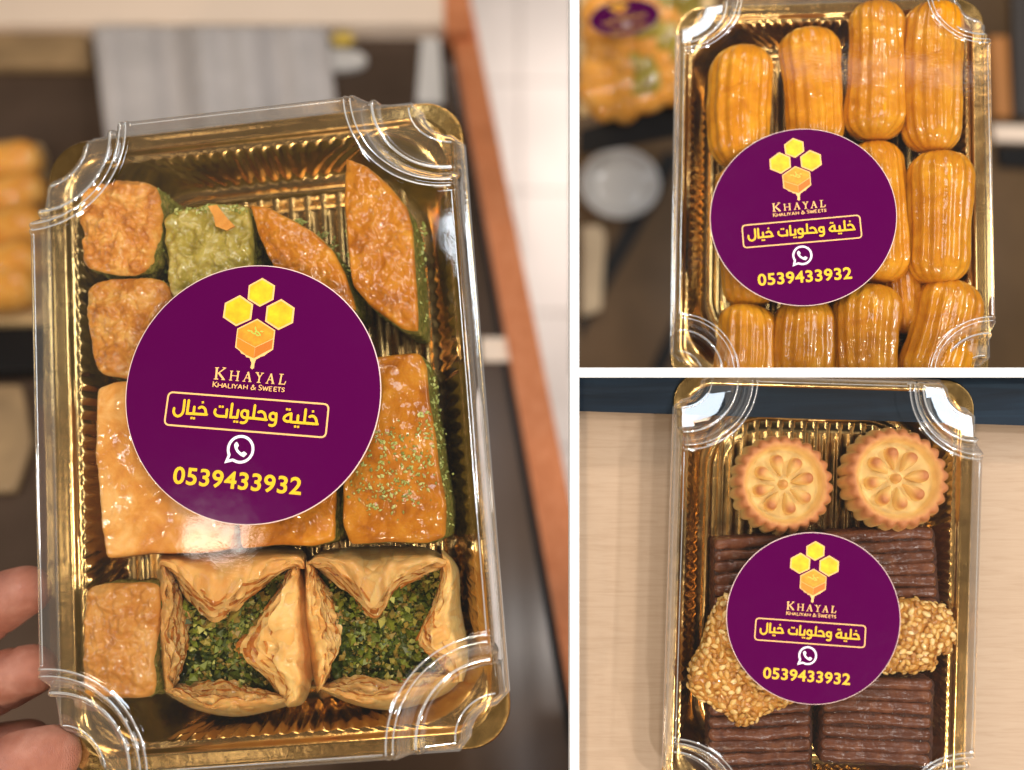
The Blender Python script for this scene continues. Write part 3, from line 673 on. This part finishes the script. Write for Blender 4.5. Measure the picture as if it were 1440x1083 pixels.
open_pastry(F1, 'open phyllo pastry with green pistachio filling, in the middle of the bottom row',
    [(232, 790), (330, 778), (420, 785), (434, 880), (425, 985), (330, 995), (238, 985), (226, 880)],
    [([(222, 800), (232, 778), (330, 768), (420, 772), (434, 800)], [(238, 800), (262, 838), (300, 872), (345, 848), (400, 800)], 10, -24),
     ([(424, 790), (440, 850), (442, 930), (430, 985), (405, 995)], [(406, 800), (365, 865), (333, 916), (368, 950), (396, 982)], 11, -26),
     ([(430, 985), (380, 1000), (330, 1008), (275, 998), (228, 972)], [(405, 978), (370, 972), (315, 955), (285, 960), (240, 962)], 8, -38),
     ([(230, 975), (222, 930), (220, 870), (220, 820), (224, 785)], [(244, 968), (258, 930), (266, 888), (254, 830), (236, 800)], 10, -26)], (330, 888), 21)
open_pastry(F1, 'open phyllo pastry with green pistachio filling, at the right end of the bottom row',
    [(440, 790), (535, 775), (630, 785), (648, 860), (650, 950), (560, 990), (460, 972), (436, 880)],
    [([(430, 792), (455, 774), (530, 768), (600, 770), (632, 788)], [(440, 796), (485, 830), (528, 872), (560, 828), (622, 800)], 11, -24),
     ([(622, 772), (645, 800), (648, 850), (660, 920), (652, 958)], [(620, 795), (612, 845), (586, 900), (610, 930), (630, 962)], 9, -28),
     ([(658, 940), (630, 975), (560, 998), (500, 992), (442, 966)], [(634, 944), (595, 945), (560, 958), (510, 950), (458, 962)], 8, -40),
     ([(446, 975), (434, 920), (428, 870), (426, 830), (428, 788)], [(456, 962), (476, 915), (481, 890), (468, 845), (440, 796)], 11, -26)], (540, 885), 33)

# fried syrup fingers: ribbed capsules
def finger(F, a, b, r, zc, label, seed, squash=.85, top=None):
    A_ = F.at(*a, zc); B_ = F.at(*b, zc); ax = (B_-A_); L = ax.length; e = ax.normalized(); up = Vector((0, 0, 1)); sd = e.cross(up).normalized(); up = sd.cross(e)
    c = (A_+B_)/2; mb = MB(); nphi = 112; nl = 60; rows = []; so = Vector((seed*11.7, seed*3.3, 0)); nr = 15
    for j in range(nl+1):
        t = -1+2*j/nl; tt = math.copysign(abs(t)**.8, t)
        s = tt*(L/2); d = max(0, abs(s)-(L/2-r*.85))/(r*.85); rad = r*math.sqrt(max(0, 1-d*d))**.8
        bend = sd*(6*math.sin(seed*1.9)*(1-t*t))
        row = []
        for i in range(nphi):
            ph = 6.28318*i/nphi
            rib = 1+.046*math.cos(ph*nr+.2*math.sin(seed+t*2)+.5*math.sin(ph*2+seed))*(1-.35*d)*(.9+.3*fbm(Vector((ph, t, seed)), 2))
            nz = 1+.045*fbm(Vector((math.cos(ph)*1.6, math.sin(ph)*1.6, s*.02))+so, 3)
            rr = rad*rib*nz*(1+.06*math.sin(seed*2+t*2.4))
            row.append(e*s+bend+sd*rr*math.cos(ph)+up*rr*squash*math.sin(ph))
        rows.append(row)
    mb.grid(rows, True)
    o = obj('syrup_finger', mb, M['finger'], None, F.m @ Matrix.Translation(c)); tag(o, label, 'pastry', 'ribbed orange syrup fingers'); fix_normals(o); return o
FG = [((1046, 66), (1042, 238), 46, -42, 'ribbed syrup finger in the top left of its box, touching the sticker'),
      ((1134, 42), (1146, 216), 45, -44, 'ribbed syrup finger second from left in the top row'),
      ((1232, 4), (1228, 198), 44, -40, 'ribbed syrup finger third from left in the top row'),
      ((1316, 4), (1312, 216), 43, -40, 'ribbed syrup finger at the right end of the top row'),
      ((1322, 214), (1318, 400), 46, -40, 'ribbed syrup finger beside the right edge of the sticker'),
      ((1228, 200), (1236, 398), 42, -50, 'ribbed syrup finger mostly hidden, peeping out right of the sticker'),
      ((1135, 210), (1140, 396), 44, -52, 'ribbed syrup finger wholly under the sticker middle'),
      ((1046, 230), (1056, 434), 42, -56, 'ribbed syrup finger under the lower left of the sticker'),
      ((1048, 428), (1042, 548), 47, -44, 'ribbed syrup finger leftmost in the bottom row'),
      ((1134, 418), (1126, 548), 46, -44, 'ribbed syrup finger second from left in the bottom row'),
      ((1224, 400), (1220, 548), 47, -42, 'ribbed syrup finger third from left in the bottom row'),
      ((1340, 394), (1303, 548), 51, -54, 'slanting ribbed syrup finger at the right end of the bottom row'),
      ((1262, 330), (1276, 470), 30, -74, 'ribbed syrup finger deep in the gap below the sticker')]
for i, (a, b, r, z, lab) in enumerate(FG): 
    if i == 6: continue
    finger(F2, a, b, r*.98, z, lab, i+1)

# shortbread cookies
def cookie(F, cx, cy, r, zt, h, label, seed, rot):
    c = F.at(cx, cy, zt-h); mt = Matrix.Translation(c) @ Matrix.Rotation(R(-9), 4, 'X') @ Matrix.Rotation(rot, 4, 'Z'); mb = MB(); n = 180; rows = []; toast = []
    prof = []
    for i in range(15): prof.append((.70*i/14, h*.71, 0))
    prof += [(.725, h*.75, .1), (.755, h*.87, .3), (.80, h*.98, .55), (.85, h, .72), (.89, h*.985, .85), (.93, h*.93, .85), (.965, h*.84, .62), (.985, h*.70, .45), (1.0, h*.5, .3), (1.01, h*.3, .2), (1.0, h*.12, .15), (.95, 0, .1)]
    ns = 24
    for (q, z, to) in prof:
        row = []
        for i in range(n):
            a = 6.28318*i/n; fl = abs(math.sin(a*ns/2))**.8; k = max(0, (q-.80)/.2); k = min(1, k)
            rr = q*r*(1+.10*(fl-.55)*k+.012*fbm(Vector((math.cos(a), math.sin(a), seed))*1.5))
            zz = z+(fl-.6)*r*.09*k*(1 if q < .97 else .4)+.8*fbm(Vector((q*math.cos(a)*4, q*math.sin(a)*4, seed)))
            row.append((rr*math.cos(a), rr*math.sin(a), zz)); toast.append(min(1, to+.15*k*fl))
        rows.append(row)
    mb.grid(rows, True)
    def toasted(o, fn):
        at = o.data.attributes.new('toast', 'FLOAT', 'POINT'); at.data.foreach_set('value', [fn(i, v.co) for i, v in enumerate(o.data.vertices)])
    o = obj('shortbread_cookie', mb, M['cookie'], None, F.m @ mt); toasted(o, lambda i, v: toast[i])
    tag(o, label, 'cookie', 'round moulded cookies'); fix_normals_keep = None
    pm = None
    for k in range(8):
        p = MB(); rws = []; n2 = 22
        # a teardrop: pointed at the centre, round outside
        for j in range(9):
            t = j/8; rw = []
            for i in range(n2):
                a = 6.28318*i/n2; lx = .40+.235*math.cos(a); wy = .185*math.sin(a)*(.22+.78*max(0, (lx-.16)/.46))
                sh = max(.02, math.cos(t*math.pi/2))**.55
                x_ = .43+(lx-.43)*sh; y_ = wy*sh; rw.append((x_*r, y_*r, h*.66+r*.34*math.sin(t*math.pi/2)*(.62+.42*(x_-.2)/.4)))
            rws.append(rw)
        p.grid(rws, True); p.add(rws[-1], [tuple(range(n2))])
        if pm is None: pm = p
        q = obj('petal', p, M['cookie'], o, Matrix.Rotation(k*math.pi/4+.2+random.uniform(-.05, .05), 4, 'Z'))
        bt = random.uniform(-.02, .25)
        toasted(q, lambda i, v: max(0, min(1, (v.z-h*.80)/(r*.19)*.85*max(.3, (v.x/r-.15)/.45)+bt)))
    p = MB(); rws = []
    for j in range(8):
        t = j/7; rws.append([(.105*r*math.cos(t*1.5708)*math.cos(6.28318*i/24), .105*r*math.cos(t*1.5708)*math.sin(6.28318*i/24), h*.70+r*.27*math.sin(t*1.5708)) for i in range(24)])
    p.grid(rws, True); q = obj('centre_knob', p, M['cookie'], o); toasted(q, lambda i, v: .25+.35*max(0, (v.z-h*.70)/(r*.27)))
    return o
cookie(F3, 1092, 684, 68, -20, 54, 'round golden cookie with petal pattern, left of the pair at the top of the box', 1, R(95))
cookie(F3, 1246, 676, 70, -18, 54, 'round golden cookie with petal pattern, right of the pair at the top of the box', 2, R(88))

# ridged chocolate bars
def choc_bar(F, quad, nr, zt, zb, label, seed):
    rnd = random.Random(seed); q = [F.at(x, y, zt) for x, y in quad]; c = sum(q, Vector())/4; oc = Vector((c.x, c.y, zb))
    e = link('chocolate_bar', None, None, F.m @ Matrix.Translation(oc)); e.empty_display_size = 10
    tag(e, label, 'chocolate bar', 'ridged chocolate coated bars')
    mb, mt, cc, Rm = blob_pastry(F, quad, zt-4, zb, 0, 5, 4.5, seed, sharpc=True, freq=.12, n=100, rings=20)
    sh = mt.translation-oc; mb.v = [tuple(Vector(v)+sh) for v in mb.v]; obj('body', mb, [M['choc_dark'], M['choc']], e)  # body top coloured darker where it shows between the ridges
    L = ((q[3]-q[0]).length/nr)
    for i in range(nr):
        t = (i+.5)/nr; a = q[0].lerp(q[3], t)-oc; b = q[1].lerp(q[2], t)-oc
        ax = b-a; e1 = ax.normalized(); up = Vector((0, 0, 1)); sd = e1.cross(up); m = MB(); rows = []
        so = Vector((seed*5+i*2.3, i*1.1, 0)); rr0 = L*.49*rnd.uniform(.92, 1.06); nl = 40; wob = rnd.uniform(-1.5, 1.5)
        for j in range(nl+1):
            s = j/nl; d = min(s, 1-s)*ax.length/rr0; cap = math.sqrt(max(0, 1-(1-min(1, d))**2))
            ctr = a+ax*s+Vector((0, 0, -9+4))+sd*(wob*math.sin(s*3.1)+2.2*fbm(Vector((s*2.2, 0, 0))+so, 2))
            row = []
            for k in range(20):
                ph = 6.28318*k/20; r_ = rr0*cap**.7*(1+.16*fbm(Vector((s*7, math.cos(ph), math.sin(ph)))+so, 3))+.01
                row.append(ctr+sd*r_*math.cos(ph)+Vector((0, 0, r_*.70*math.sin(ph))))
            rows.append(row)
        m.grid(rows, True); r = obj('ridge', m, M['choc'], e); fix_normals(r)
    return e
choc_bar(F3, [(1004, 760), (1152, 748), (1150, 862), (1003, 872)], 7, -38, -98, 'ridged chocolate bar left of the sticker below the left cookie', 41)
choc_bar(F3, [(1158, 750), (1314, 742), (1322, 858), (1160, 866)], 7, -36, -98, 'ridged chocolate bar right of the sticker below the right cookie', 42)
choc_bar(F3, [(996, 990), (1142, 985), (1142, 1110), (996, 1115)], 7, -42, -98, 'ridged chocolate bar at the bottom left beneath the sesame brittle', 43)
choc_bar(F3, [(1160, 950), (1314, 955), (1310, 1080), (1152, 1072)], 7, -36, -98, 'ridged chocolate bar at the bottom right of its box', 44)

# sesame brittle: caramel body and separate seeds
def seed_mesh():
    mb = MB(); rows = []
    for j in range(6):
        t = j/5; x = -1+2*t; rr = math.sqrt(max(0, 1-x*x))*(.62 if x < 0 else .62-.16*x)
        rows.append([(x, rr*math.cos(6.28318*i/8), rr*.62*math.sin(6.28318*i/8)) for i in range(8)])
    mb.grid(rows, True); return mb.mesh('seed', [M['seed']])
SEED = seed_mesh()
def brittle(F, outline, zt, zb, label, nmax, seed, sz):
    rnd = random.Random(seed)
    mb, mt, c, Rm = blob_pastry(F, outline, zt, zb, 8, 14, 5, seed, freq=.06)
    o = obj('sesame_brittle', mb, M['caramel'], None, F.m @ mt); tag(o, label, 'sesame sweet', 'sesame brittle pieces')
    vs = [Vector(v) for v in mb.v]; h = zt-zb; nrm = o.data.vertices; placed = []
    cand = list(range(0, len(vs))); rnd.shuffle(cand)
    for i in cand:
        if len(placed) >= nmax: break
        p = vs[i]
        if p.z < h*.25: continue
        if any((p-q).length < sz*1.12 for q in placed): continue
        placed.append(p); n = nrm[i].normal
        if n.z < 0: n = -n
        q = n.to_track_quat('Z', 'Y').to_matrix().to_4x4() @ Matrix.Rotation(rnd.uniform(0, 6.28), 4, 'Z') @ Matrix.Rotation(rnd.gauss(0, .35), 4, 'Y') @ Matrix.Rotation(rnd.gauss(0, .3), 4, 'X')
        k = sz*rnd.uniform(.78, 1.05)
        link('seed', SEED, o, Matrix.Translation(p+n*rnd.uniform(0, 2.2)) @ q @ Matrix.Scale(k, 4))
    return o
brittle(F3, [(1018, 842), (1040, 845), (1080, 900), (1120, 960), (1112, 990), (1085, 1002), (1048, 1022), (1030, 1012), (1005, 995), (975, 978), (975, 945), (990, 910), (1003, 870)], -14, -60, 'sesame brittle at the left edge of the sticker, larger and paler of the two', 290, 51, 7.0)
brittle(F3, [(1215, 870), (1262, 846), (1300, 848), (1335, 858), (1344, 885), (1340, 915), (1318, 922), (1315, 940), (1280, 946), (1240, 945), (1210, 930)], -16, -60, 'sesame brittle sticking out at the right edge of the sticker', 250, 52, 6.4)

# ------------------------------------------------------------------ the hand that holds the large box
def hand():
    bm = MB()
    def tube(pts, radii, n=20):
        rows = []; P_ = [Vector(p) for p in pts]; Q = []; RR = []
        for i in range(len(P_)-1):
            for j in range(8):
                t = j/8; Q.append(P_[i].lerp(P_[i+1], t)); RR.append(radii[i]*(1-t)+radii[i+1]*t)
        Q.append(P_[-1]); RR.append(radii[-1])
        for _ in range(6): Q = [Q[0]]+[(Q[i-1]+2*Q[i]+Q[i+1])/4 for i in range(1, len(Q)-1)]+[Q[-1]]
        d = (Q[-1]-Q[-2]).normalized(); r = RR[-1]; e = Q[-1]
        for a in (20, 40, 60, 75, 87): Q.append(e+d*r*math.sin(R(a))*.95); RR.append(r*math.cos(R(a)))
        for i, q in enumerate(Q):
            t = (Q[min(i+1, len(Q)-1)]-Q[max(i-1, 0)]).normalized(); u = t.cross(Vector((0, 0, 1))).normalized(); v = u.cross(t)
            rows.append([q+(u*math.cos(6.28318*k/n)+v*.92*math.sin(6.28318*k/n))*RR[i] for k in range(n)])
        bm.grid(rows, True); bm.add(rows[0], [tuple(range(n))]); bm.add(rows[-1], [tuple(range(n))])
    w_ = lambda x, y, z: P(x, y, z)
    tube([w_(-260, 960, -150), w_(-130, 935, -150), w_(-45, 882, -132), w_(10, 842, -112), w_(38, 830, -104)], [60, 52, 46, 45, 39])       # index
    tube([w_(-260, 1020, -160), w_(-140, 1020, -150), w_(-50, 985, -130), w_(15, 953, -112), w_(46, 942, -106)], [62, 54, 47, 46, 40])     # middle
    tube([w_(-260, 1090, -170), w_(-150, 1110, -165), w_(-60, 1080, -160), w_(0, 1055, -150), w_(40, 1045, -150)], [60, 52, 46, 43, 38])   # ring
    tube([w_(-260, 1180, -170), w_(-160, 1190, -170), w_(-80, 1160, -170), w_(-30, 1140, -170), w_(10, 1130, -168)], [54, 46, 40, 36, 31])   # little
    tube([w_(-330, 1200, -110), w_(-210, 1190, -60), w_(-90, 1135, -8), w_(10, 1082, -6), w_(72, 1062, -22)], [80, 66, 54, 50, 44])          # thumb
    tube([w_(-700, 1230, -200), w_(-520, 1150, -190), w_(-380, 1080, -170), w_(-260, 1050, -165)], [110, 115, 125, 105])                     # palm and wrist
    o = obj('hand', bm, M['skin'])
    md = o.modifiers.new('join', 'REMESH'); md.mode = 'VOXEL'; md.voxel_size = 6
    sm = o.modifiers.new('soft', 'SMOOTH'); sm.factor = .6; sm.iterations = 8
    bpy.context.view_layer.update(); dg = bpy.context.evaluated_depsgraph_get()
    me = bpy.data.meshes.new_from_object(o.evaluated_get(dg)); o.modifiers.clear(); o.data = me
    # shallow skin creases at the finger joints
    for v in me.vertices:
        p = v.co
        for (x, y, z, dx, dy, wd) in [(-12, 862, -120, .8, .6, 4), (-2, 960, -115, .9, .45, 4), (18, 1076, -6, .85, .5, 5)]:
            c = P(x, y, z); d = (p-c)
            if d.length < 75:
                s = d.x*dx+d.y*dy; v.co -= v.normal*4.2*math.exp(-(s/wd)**2)
    me.polygons.foreach_set('use_smooth', [True]*len(me.polygons)); me.update()
    tag(o, 'hand with bare fingers gripping the lower left corner of the large box', 'hand'); return o
hand()

# ------------------------------------------------------------------ collage gutters, added as white bars between the three displays
mb = MB(); mb.box((P(805.5, 0, 0).x, 0, 20), (12.5, 1500, 40)); 
d1 = obj('gutter_bar', bevel(mb, .6, 1), plain('white_paint', (.92, .92, .91), .6), None, None, False); tag(d1, kind='structure')
mb = MB(); x0 = 812.2-720; mb.box((x0+400, 541.5-524.5, 20), (800, 13, 39)); 
d2 = obj('gutter_bar', bevel(mb, .6, 1), d1.data.materials[0], None, None, False); tag(d2, kind='structure')

# ------------------------------------------------------------------ setting of the large box: a glass topped shop counter
M['brownglass'] = plain('brown_tinted_glass', (.085, .055, .038), .22, 0, .2, .35, .0015)
M['cream'] = plain('cream_laminate', (.88, .70, .55), .5, 0, .5, .05, .002)
M['marble'] = plain('pale_marble', (.82, .74, .70), .5, 0, .3, .06, .003)
M['black'] = plain('black_plastic', (.010, .009, .009), .5, 0, .15)
M['olivebox'] = plain('brown_card', (.30, .19, .09), .6, 0, .5, .2, .01)
M['robe_reflection'] = plain('grey_robe_reflection', (.46, .42, .40), .9, 0, .2, .12, .006)
M['china'] = plain('white_china', (.62, .58, .54), .25)
M['blur'] = pastry_mat('counter_pastry', [(.25, (.50, .16, .02)), (.5, (.68, .30, .05)), (.78, (.74, .45, .15))], .02, .3, .5, 0, .1, 3)
n1 = Vector((0, 1000/1761, 1)).normalized(); p1 = P(640, 30, -1900)
def C1(x, y, up=0): return onplane(x, y, p1+n1*up, n1)
cnt = link('display_counter', None, None, Matrix.Translation(C1(640, 500))); cnt.empty_display_size = 10
off = -C1(640, 500)
tag(cnt, 'brown glass topped shop counter with red wood edge under the large box', 'counter')
def quad_slab(pts, th, n):
    m = MB(); b = [p-n*th for p in pts]; k = len(pts)
    m.add([p+off for p in pts]+[p+off for p in b], [tuple(range(k)), tuple(range(2*k-1, k-1, -1))]+[(i, i+k, (i+1) % k+k, (i+1) % k) for i in range(k)]); return m
obj('glass_top', quad_slab([C1(-400, 1500), C1(893, 1500), C1(622, 40), C1(-400, 36)], 30, n1), M['brownglass'], cnt, None, False)
obj('wood_edge', quad_slab([C1(893, 1500, 26), C1(961, 1500, 26), C1(664, 12, 26), C1(630, 12, 26)], 260, n1), M['redwood'], cnt, None, False)
obj('black_trim', quad_slab([C1(877, 1500, 8), C1(892, 1500, 8), C1(629.5, 40, 8), C1(625, 40, 8)], 30, n1), M['black'], cnt, None, False)
obj('back_rail', quad_slab([C1(-400, 34, 60), C1(628, 34, 60), C1(628, -160, 60), C1(-400, -160, 60)], 100, n1), M['cream'], cnt, None, False)
obj('corner_post', quad_slab([C1(625, 46, 60), C1(664, 46, 60), C1(655, -160, 120), C1(622, -160, 120)], 120, n1), M['redwood'], cnt, None, False)
m = MB(); m.box((0, 0, 0), (5200, 4200, 40)); fl = obj('floor', m, M['marble'], None, Matrix.Translation((500, 800, -3300)) @ Matrix.Rotation(R(-22), 4, 'X'), False); tag(fl, kind='structure')
for k in range(9):
    m = MB(); m.box((-1900+k*480, 0, 22), (8, 4100, 3)); q = obj('joint', m, plain('grey_grout', (.42, .36, .33), .7) if k == 0 else q.data.materials[0], fl, None, False)
for k in range(6):
    m = MB(); m.box((0, -1800+k*640, 22.5), (5100, 8, 3)); obj('joint', m, q.data.materials[0], fl, None, False)
def slab(name, pts, hgt, mat, label, cat, plane=C1, nrm=n1, bev=0):
    """a low solid standing on the counter, given by its outline"""
    p = [plane(x, y, hgt) for x, y in pts]; c = sum(p, Vector())/len(p); k = len(p); m = MB()
    m.add([q-c for q in p]+[q-nrm*(hgt-3)-c for q in p], [tuple(range(k)), tuple(range(2*k-1, k-1, -1))]+[(i, i+k, (i+1) % k+k, (i+1) % k) for i in range(k)])
    if bev: m = bevel(m, bev, 2)
    o = obj(name, m, mat, None, Matrix.Translation(c), False); tag(o, label, cat); return o
# folded grey sheet standing in for a robe mirrored in the glass
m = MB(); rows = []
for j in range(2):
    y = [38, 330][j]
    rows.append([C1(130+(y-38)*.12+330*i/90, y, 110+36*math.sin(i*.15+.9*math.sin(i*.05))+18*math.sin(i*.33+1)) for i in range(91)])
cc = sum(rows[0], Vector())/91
m.grid([[p-cc for p in r] for r in rows]); o = obj('robe_reflection', m, M['robe_reflection'], None, Matrix.Translation(cc)); tag(o, 'pale grey folds standing in for a robe reflected in the counter glass behind the large box', 'robe_reflection')
slab('cardboard_box', [(-60, 44), (122, 44), (126, 92), (-60, 92)], 40, M['olivebox'], 'flat brown box beside the reflected grey robe behind the counter rail', 'box', bev=8)
slab('serving_plate', [(470+46*math.cos(i*.3927), 82+15*math.sin(i*.3927)) for i in range(16)], 26, M['china'], 'white oval plate under a yellow flower on the counter', 'plate', bev=4)
k = MB(); rr = random.Random(4); c0 = C1(482, 56, 50)
for i in range(9):
    a = i*.7; dv = Vector((math.cos(a)*38, math.sin(a)*26, 8+5*math.sin(i))); rows = []
    for j in range(5):
        t = j/4; rows.append([Vector((dv.x*t, dv.y*t, dv.z*math.sin(t*2.2)))+Vector((-dv.y, dv.x, 0))*.35*s*math.sin(math.pi*min(1, t*.85+.1)) for s in (-1, 0, 1)])
    k.grid(rows)
fo = obj('flower', k, plain('yellow_petal', (.62, .42, .05), .5), None, Matrix.Translation(c0)); tag(fo, 'yellow flower lying above the white plate on the counter', 'flower')
slab('menu_stand', [(592, 52), (618, 52), (624, 142), (585, 142)], 30, M['china'], 'narrow white upright card near the wood corner post', 'card', bev=4)
slab('price_card', [(676, 474), (716, 474), (724, 508), (678, 508)], 10, M['cream'], 'small cream price card on the glass beside the large box', 'card', bev=3)
# pastries on a tray at the left border
tr = slab('serving_tray', [(-260, 212), (58, 200), (62, 452), (-260, 462)], 60, plain('gold_board', (.62, .42, .2), .35, .3), 'gold rimmed serving tray of rolled pastries left of the large box', 'tray', bev=10)
slab('tray_stand', [(-260, 466), (64, 458), (66, 520), (-260, 530)], 50, M['black'], 'black stand edge under the serving tray at the left', 'stand', bev=6)
for i, (x0, y0, x1, y1) in enumerate([(-40, 240, 60, 220), (-40, 290, 66, 262), (-40, 335, 66, 312), (-40, 385, 62, 362), (-40, 415, 54, 400)]):
    a = C1(x0, y0, 120); b = C1(x1, y1, 120); m = MB(); rows = []; ax = b-a; e1 = ax.normalized(); s1 = e1.cross(n1).normalized()
    for j in range(25):
        t = j/24; cap = math.sqrt(max(0, 1-abs(2*t-1)**4)); rows.append([ax*(t-.5)+(s1*math.cos(6.28318*q/20)+n1*math.sin(6.28318*q/20))*58*cap*(1+.1*fbm(Vector((t*4, q*.3, i)))) for q in range(20)])
    m.grid(rows, True); o = obj('rolled_pastry', m, M['blur'], None, Matrix.Translation((a+b)/2)); fix_normals(o)
    tag(o, ['topmost', 'second', 'third', 'fourth', 'lowest'][i]+' golden rolled pastry on the tray at the left border', 'pastry', 'rolled pastries on the serving tray')
slab('counter_dish', [(-260, 545), (30, 540), (44, 620), (20, 690), (-260, 700)], 30, M['olivebox'], 'brown dish on the counter below the black stand edge', 'dish', bev=8)

# ------------------------------------------------------------------ setting of the syrup finger box: brown shop counter
Z2 = -1700; n2 = Vector((0, 0, 1)); p2 = Vector((0, 0, Z2))
def C2(x, y, up=0): return onplane(x, y, p2+n2*up, n2)
M['counter2'] = plain('brown_counter', (.105, .060, .026), .3, 0, .2, .6, .0012)
def top_sheet(name, pts, z, mat, th=20, nn=None):
    nn = nn or n2
    p = [onplane(x, y, z if isinstance(z, Vector) else Vector((0, 0, z)), nn) for x, y in pts]; c = sum(p, Vector())/len(p); k = len(p); m = MB()
    m.add([q-c for q in p]+[q-c-nn*th for q in p], [tuple(range(k)), tuple(range(2*k-1, k-1, -1))]+[(i, i+k, (i+1) % k+k, (i+1) % k) for i in range(k)])
    return obj(name, m, mat, None, Matrix.Translation(c), False)
o = top_sheet('shop_counter', [(805, 527), (1700, 527), (1700, -260), (805, -260)], Z2, M['counter2']); tag(o, 'brown counter top under the box of syrup fingers', 'counter')
def strip2(pts, up, hgt, mat, name, parent):
    p = [C2(x, y, up) for x, y in pts]; c = parent.matrix_world.translation/S; k = len(p); m = MB()
    m.add([q-c for q in p]+[q-c-Vector((0, 0, hgt)) for q in p], [tuple(range(k)), tuple(range(2*k-1, k-1, -1))]+[(i, i+k, (i+1) % k+k, (i+1) % k) for i in range(k)])
    return obj(name, m, mat, parent, None, False)
strip2([(936, 212), (958, 222), (816, 476), (816, 430)], 6, 5, M['black'], 'dark_seam', o)
strip2([(952, 438), (970, 446), (934, 527), (912, 527)], 6, 5, M['black'], 'dark_seam', o)
strip2([(1396, 176), (1480, 178), (1480, 200), (1400, 198)], 30, 26, M['cream'], 'edge_bar', o)
strip2([(1402, 206), (1480, 206), (1480, 238), (1406, 234)], 20, 16, M['black'], 'edge_bar', o)
def slab2(name, pts, hgt, mat, label, cat, bev=0): return slab(name, pts, hgt, mat, label, cat, C2, n2, bev)
slab2('orange_packet', [(1392, 50), (1418, 50), (1424, 165), (1400, 165)], 30, plain('orange_packet', (.42, .16, .03), .5), 'orange packet just right of the box of syrup fingers', 'packet', 6)
slab2('dark_tray', [(1424, -40), (1500, -40), (1500, 165), (1428, 165)], 30, plain('dark_brown_plastic', (.03, .022, .018), .4), 'dark brown tray at the right border above the cream bar', 'tray', 6)
# a round dish
m = MB(); c = C2(872, 258, 40); rows = []
for rr, z in [(0.05, -34), (60, -34), (92, -28), (112, 0), (122, 4), (126, 0), (112, -30), (70, -40)]:
    rows.append([(rr*.98*math.cos(6.28318*i/48), rr*.86*math.sin(6.28318*i/48), z) for i in range(48)])
m.grid(rows, True); o = obj('round_dish', m, plain('grey_glass_dish', (.42, .40, .38), .15), None, Matrix.Translation(c)); fix_normals(o); tag(o, 'round pale dish on the brown counter below the black riser', 'dish')
slab2('beige_carton', [(818, 318), (844, 316), (852, 330), (846, 436), (818, 446)], 40, plain('beige_card', (.42, .32, .20), .6, 0, .5, .15, .004), 'beige carton on the counter below the round dish', 'carton', 6)
# the other sweets box on its riser
Z3 = -1150; n3 = Vector((0, -.35, 1)).normalized(); p3 = P(880, 150, Z3)
def C3(x, y, up=0): return onplane(x, y, p3+n3*up, n3)
slab('display_riser', [(815, 183), (1000, 132), (1000, 184), (815, 219)], 20, M['black'], 'black display riser crossing behind the box of syrup fingers', 'riser', C3, n3, 5)
bx = slab('open_tray', [(815, 166), (1000, 112), (1010, -80), (815, -80)], 26, plain('cream_gold_tray', (.66, .45, .20), .35, .25), 'gold tray of mixed orange sweets with purple sticker, out of focus', 'tray of sweets', C3, n3, 6)
rr = random.Random(12); i = 0
for row, y in enumerate([16, 44, 72, 100, 128, 150]):
    for cidx in range(5):
        x = 846+cidx*29+rr.uniform(-4, 6); yy = y-cidx*8
        c = C3(x, yy, 60); m = MB(); rows = []; s = rr.uniform(26, 40)*1.3
        for j in range(11):
            t = j/10*math.pi; rows.append([(s*1.25*math.sin(t)*math.cos(6.28318*q/18)*(1+.12*fbm(Vector((q, j, i))*.4)), s*math.sin(t)*math.sin(6.28318*q/18), s*.8*math.cos(t)) for q in range(18)])
        m.grid(rows, True); green = rr.random() < .22
        o = obj('sweet', m, M['olive'] if green else M['blur'], None, Matrix.Translation(c) @ Matrix.Rotation(rr.uniform(0, 3), 4, 'Z')); fix_normals(o)
        tag(o, 'small olive green sweet in the blurred gold tray behind the syrup fingers' if green else 'small orange glazed sweet in the blurred gold tray behind the syrup fingers', 'sweet', 'blurred green sweets in the gold tray' if green else 'blurred orange sweets in the gold tray'); i += 1
c = C3(878, 24, 210); e = link('lid_label', None, None, Matrix.Translation(c)); e.empty_display_size = 10; tag(e, 'purple round label above the out of focus tray of sweets', 'label')
ex = (C3(926, 12, 210)-c); rz = math.atan2(ex.y, ex.x)
add_sticker(e, Matrix.Rotation(rz, 4, 'Z') @ Matrix.Rotation(R(-42), 4, 'X'), ex.length*1.0, 0)

# ------------------------------------------------------------------ setting of the cookie box: pale oak table and dark rail
nt3 = F3.n; pt3 = F3.m @ Vector((0, 0, -104)); pr3 = F3.m @ Vector((0, 0, -54))
o = top_sheet('table', [(805, 530), (1900, 530), (1900, 1700), (805, 1700)], pt3, M['oak'], 30, nt3); tag(o, 'pale oak table top with fine horizontal grain under the cookie box', 'table')
rail = top_sheet('table_rail', [(805, 526), (1700, 526), (1700, 607), (805, 578)], pr3, wood_mat('navy_stained_wood', (.0015, .005, .010), (.003, .010, .020), (.006, .019, .034), (.004, .05, .05), (0, 0, 0), .6), 49, nt3)
tag(rail, 'dark navy rail along the far edge of the oak table', 'rail')
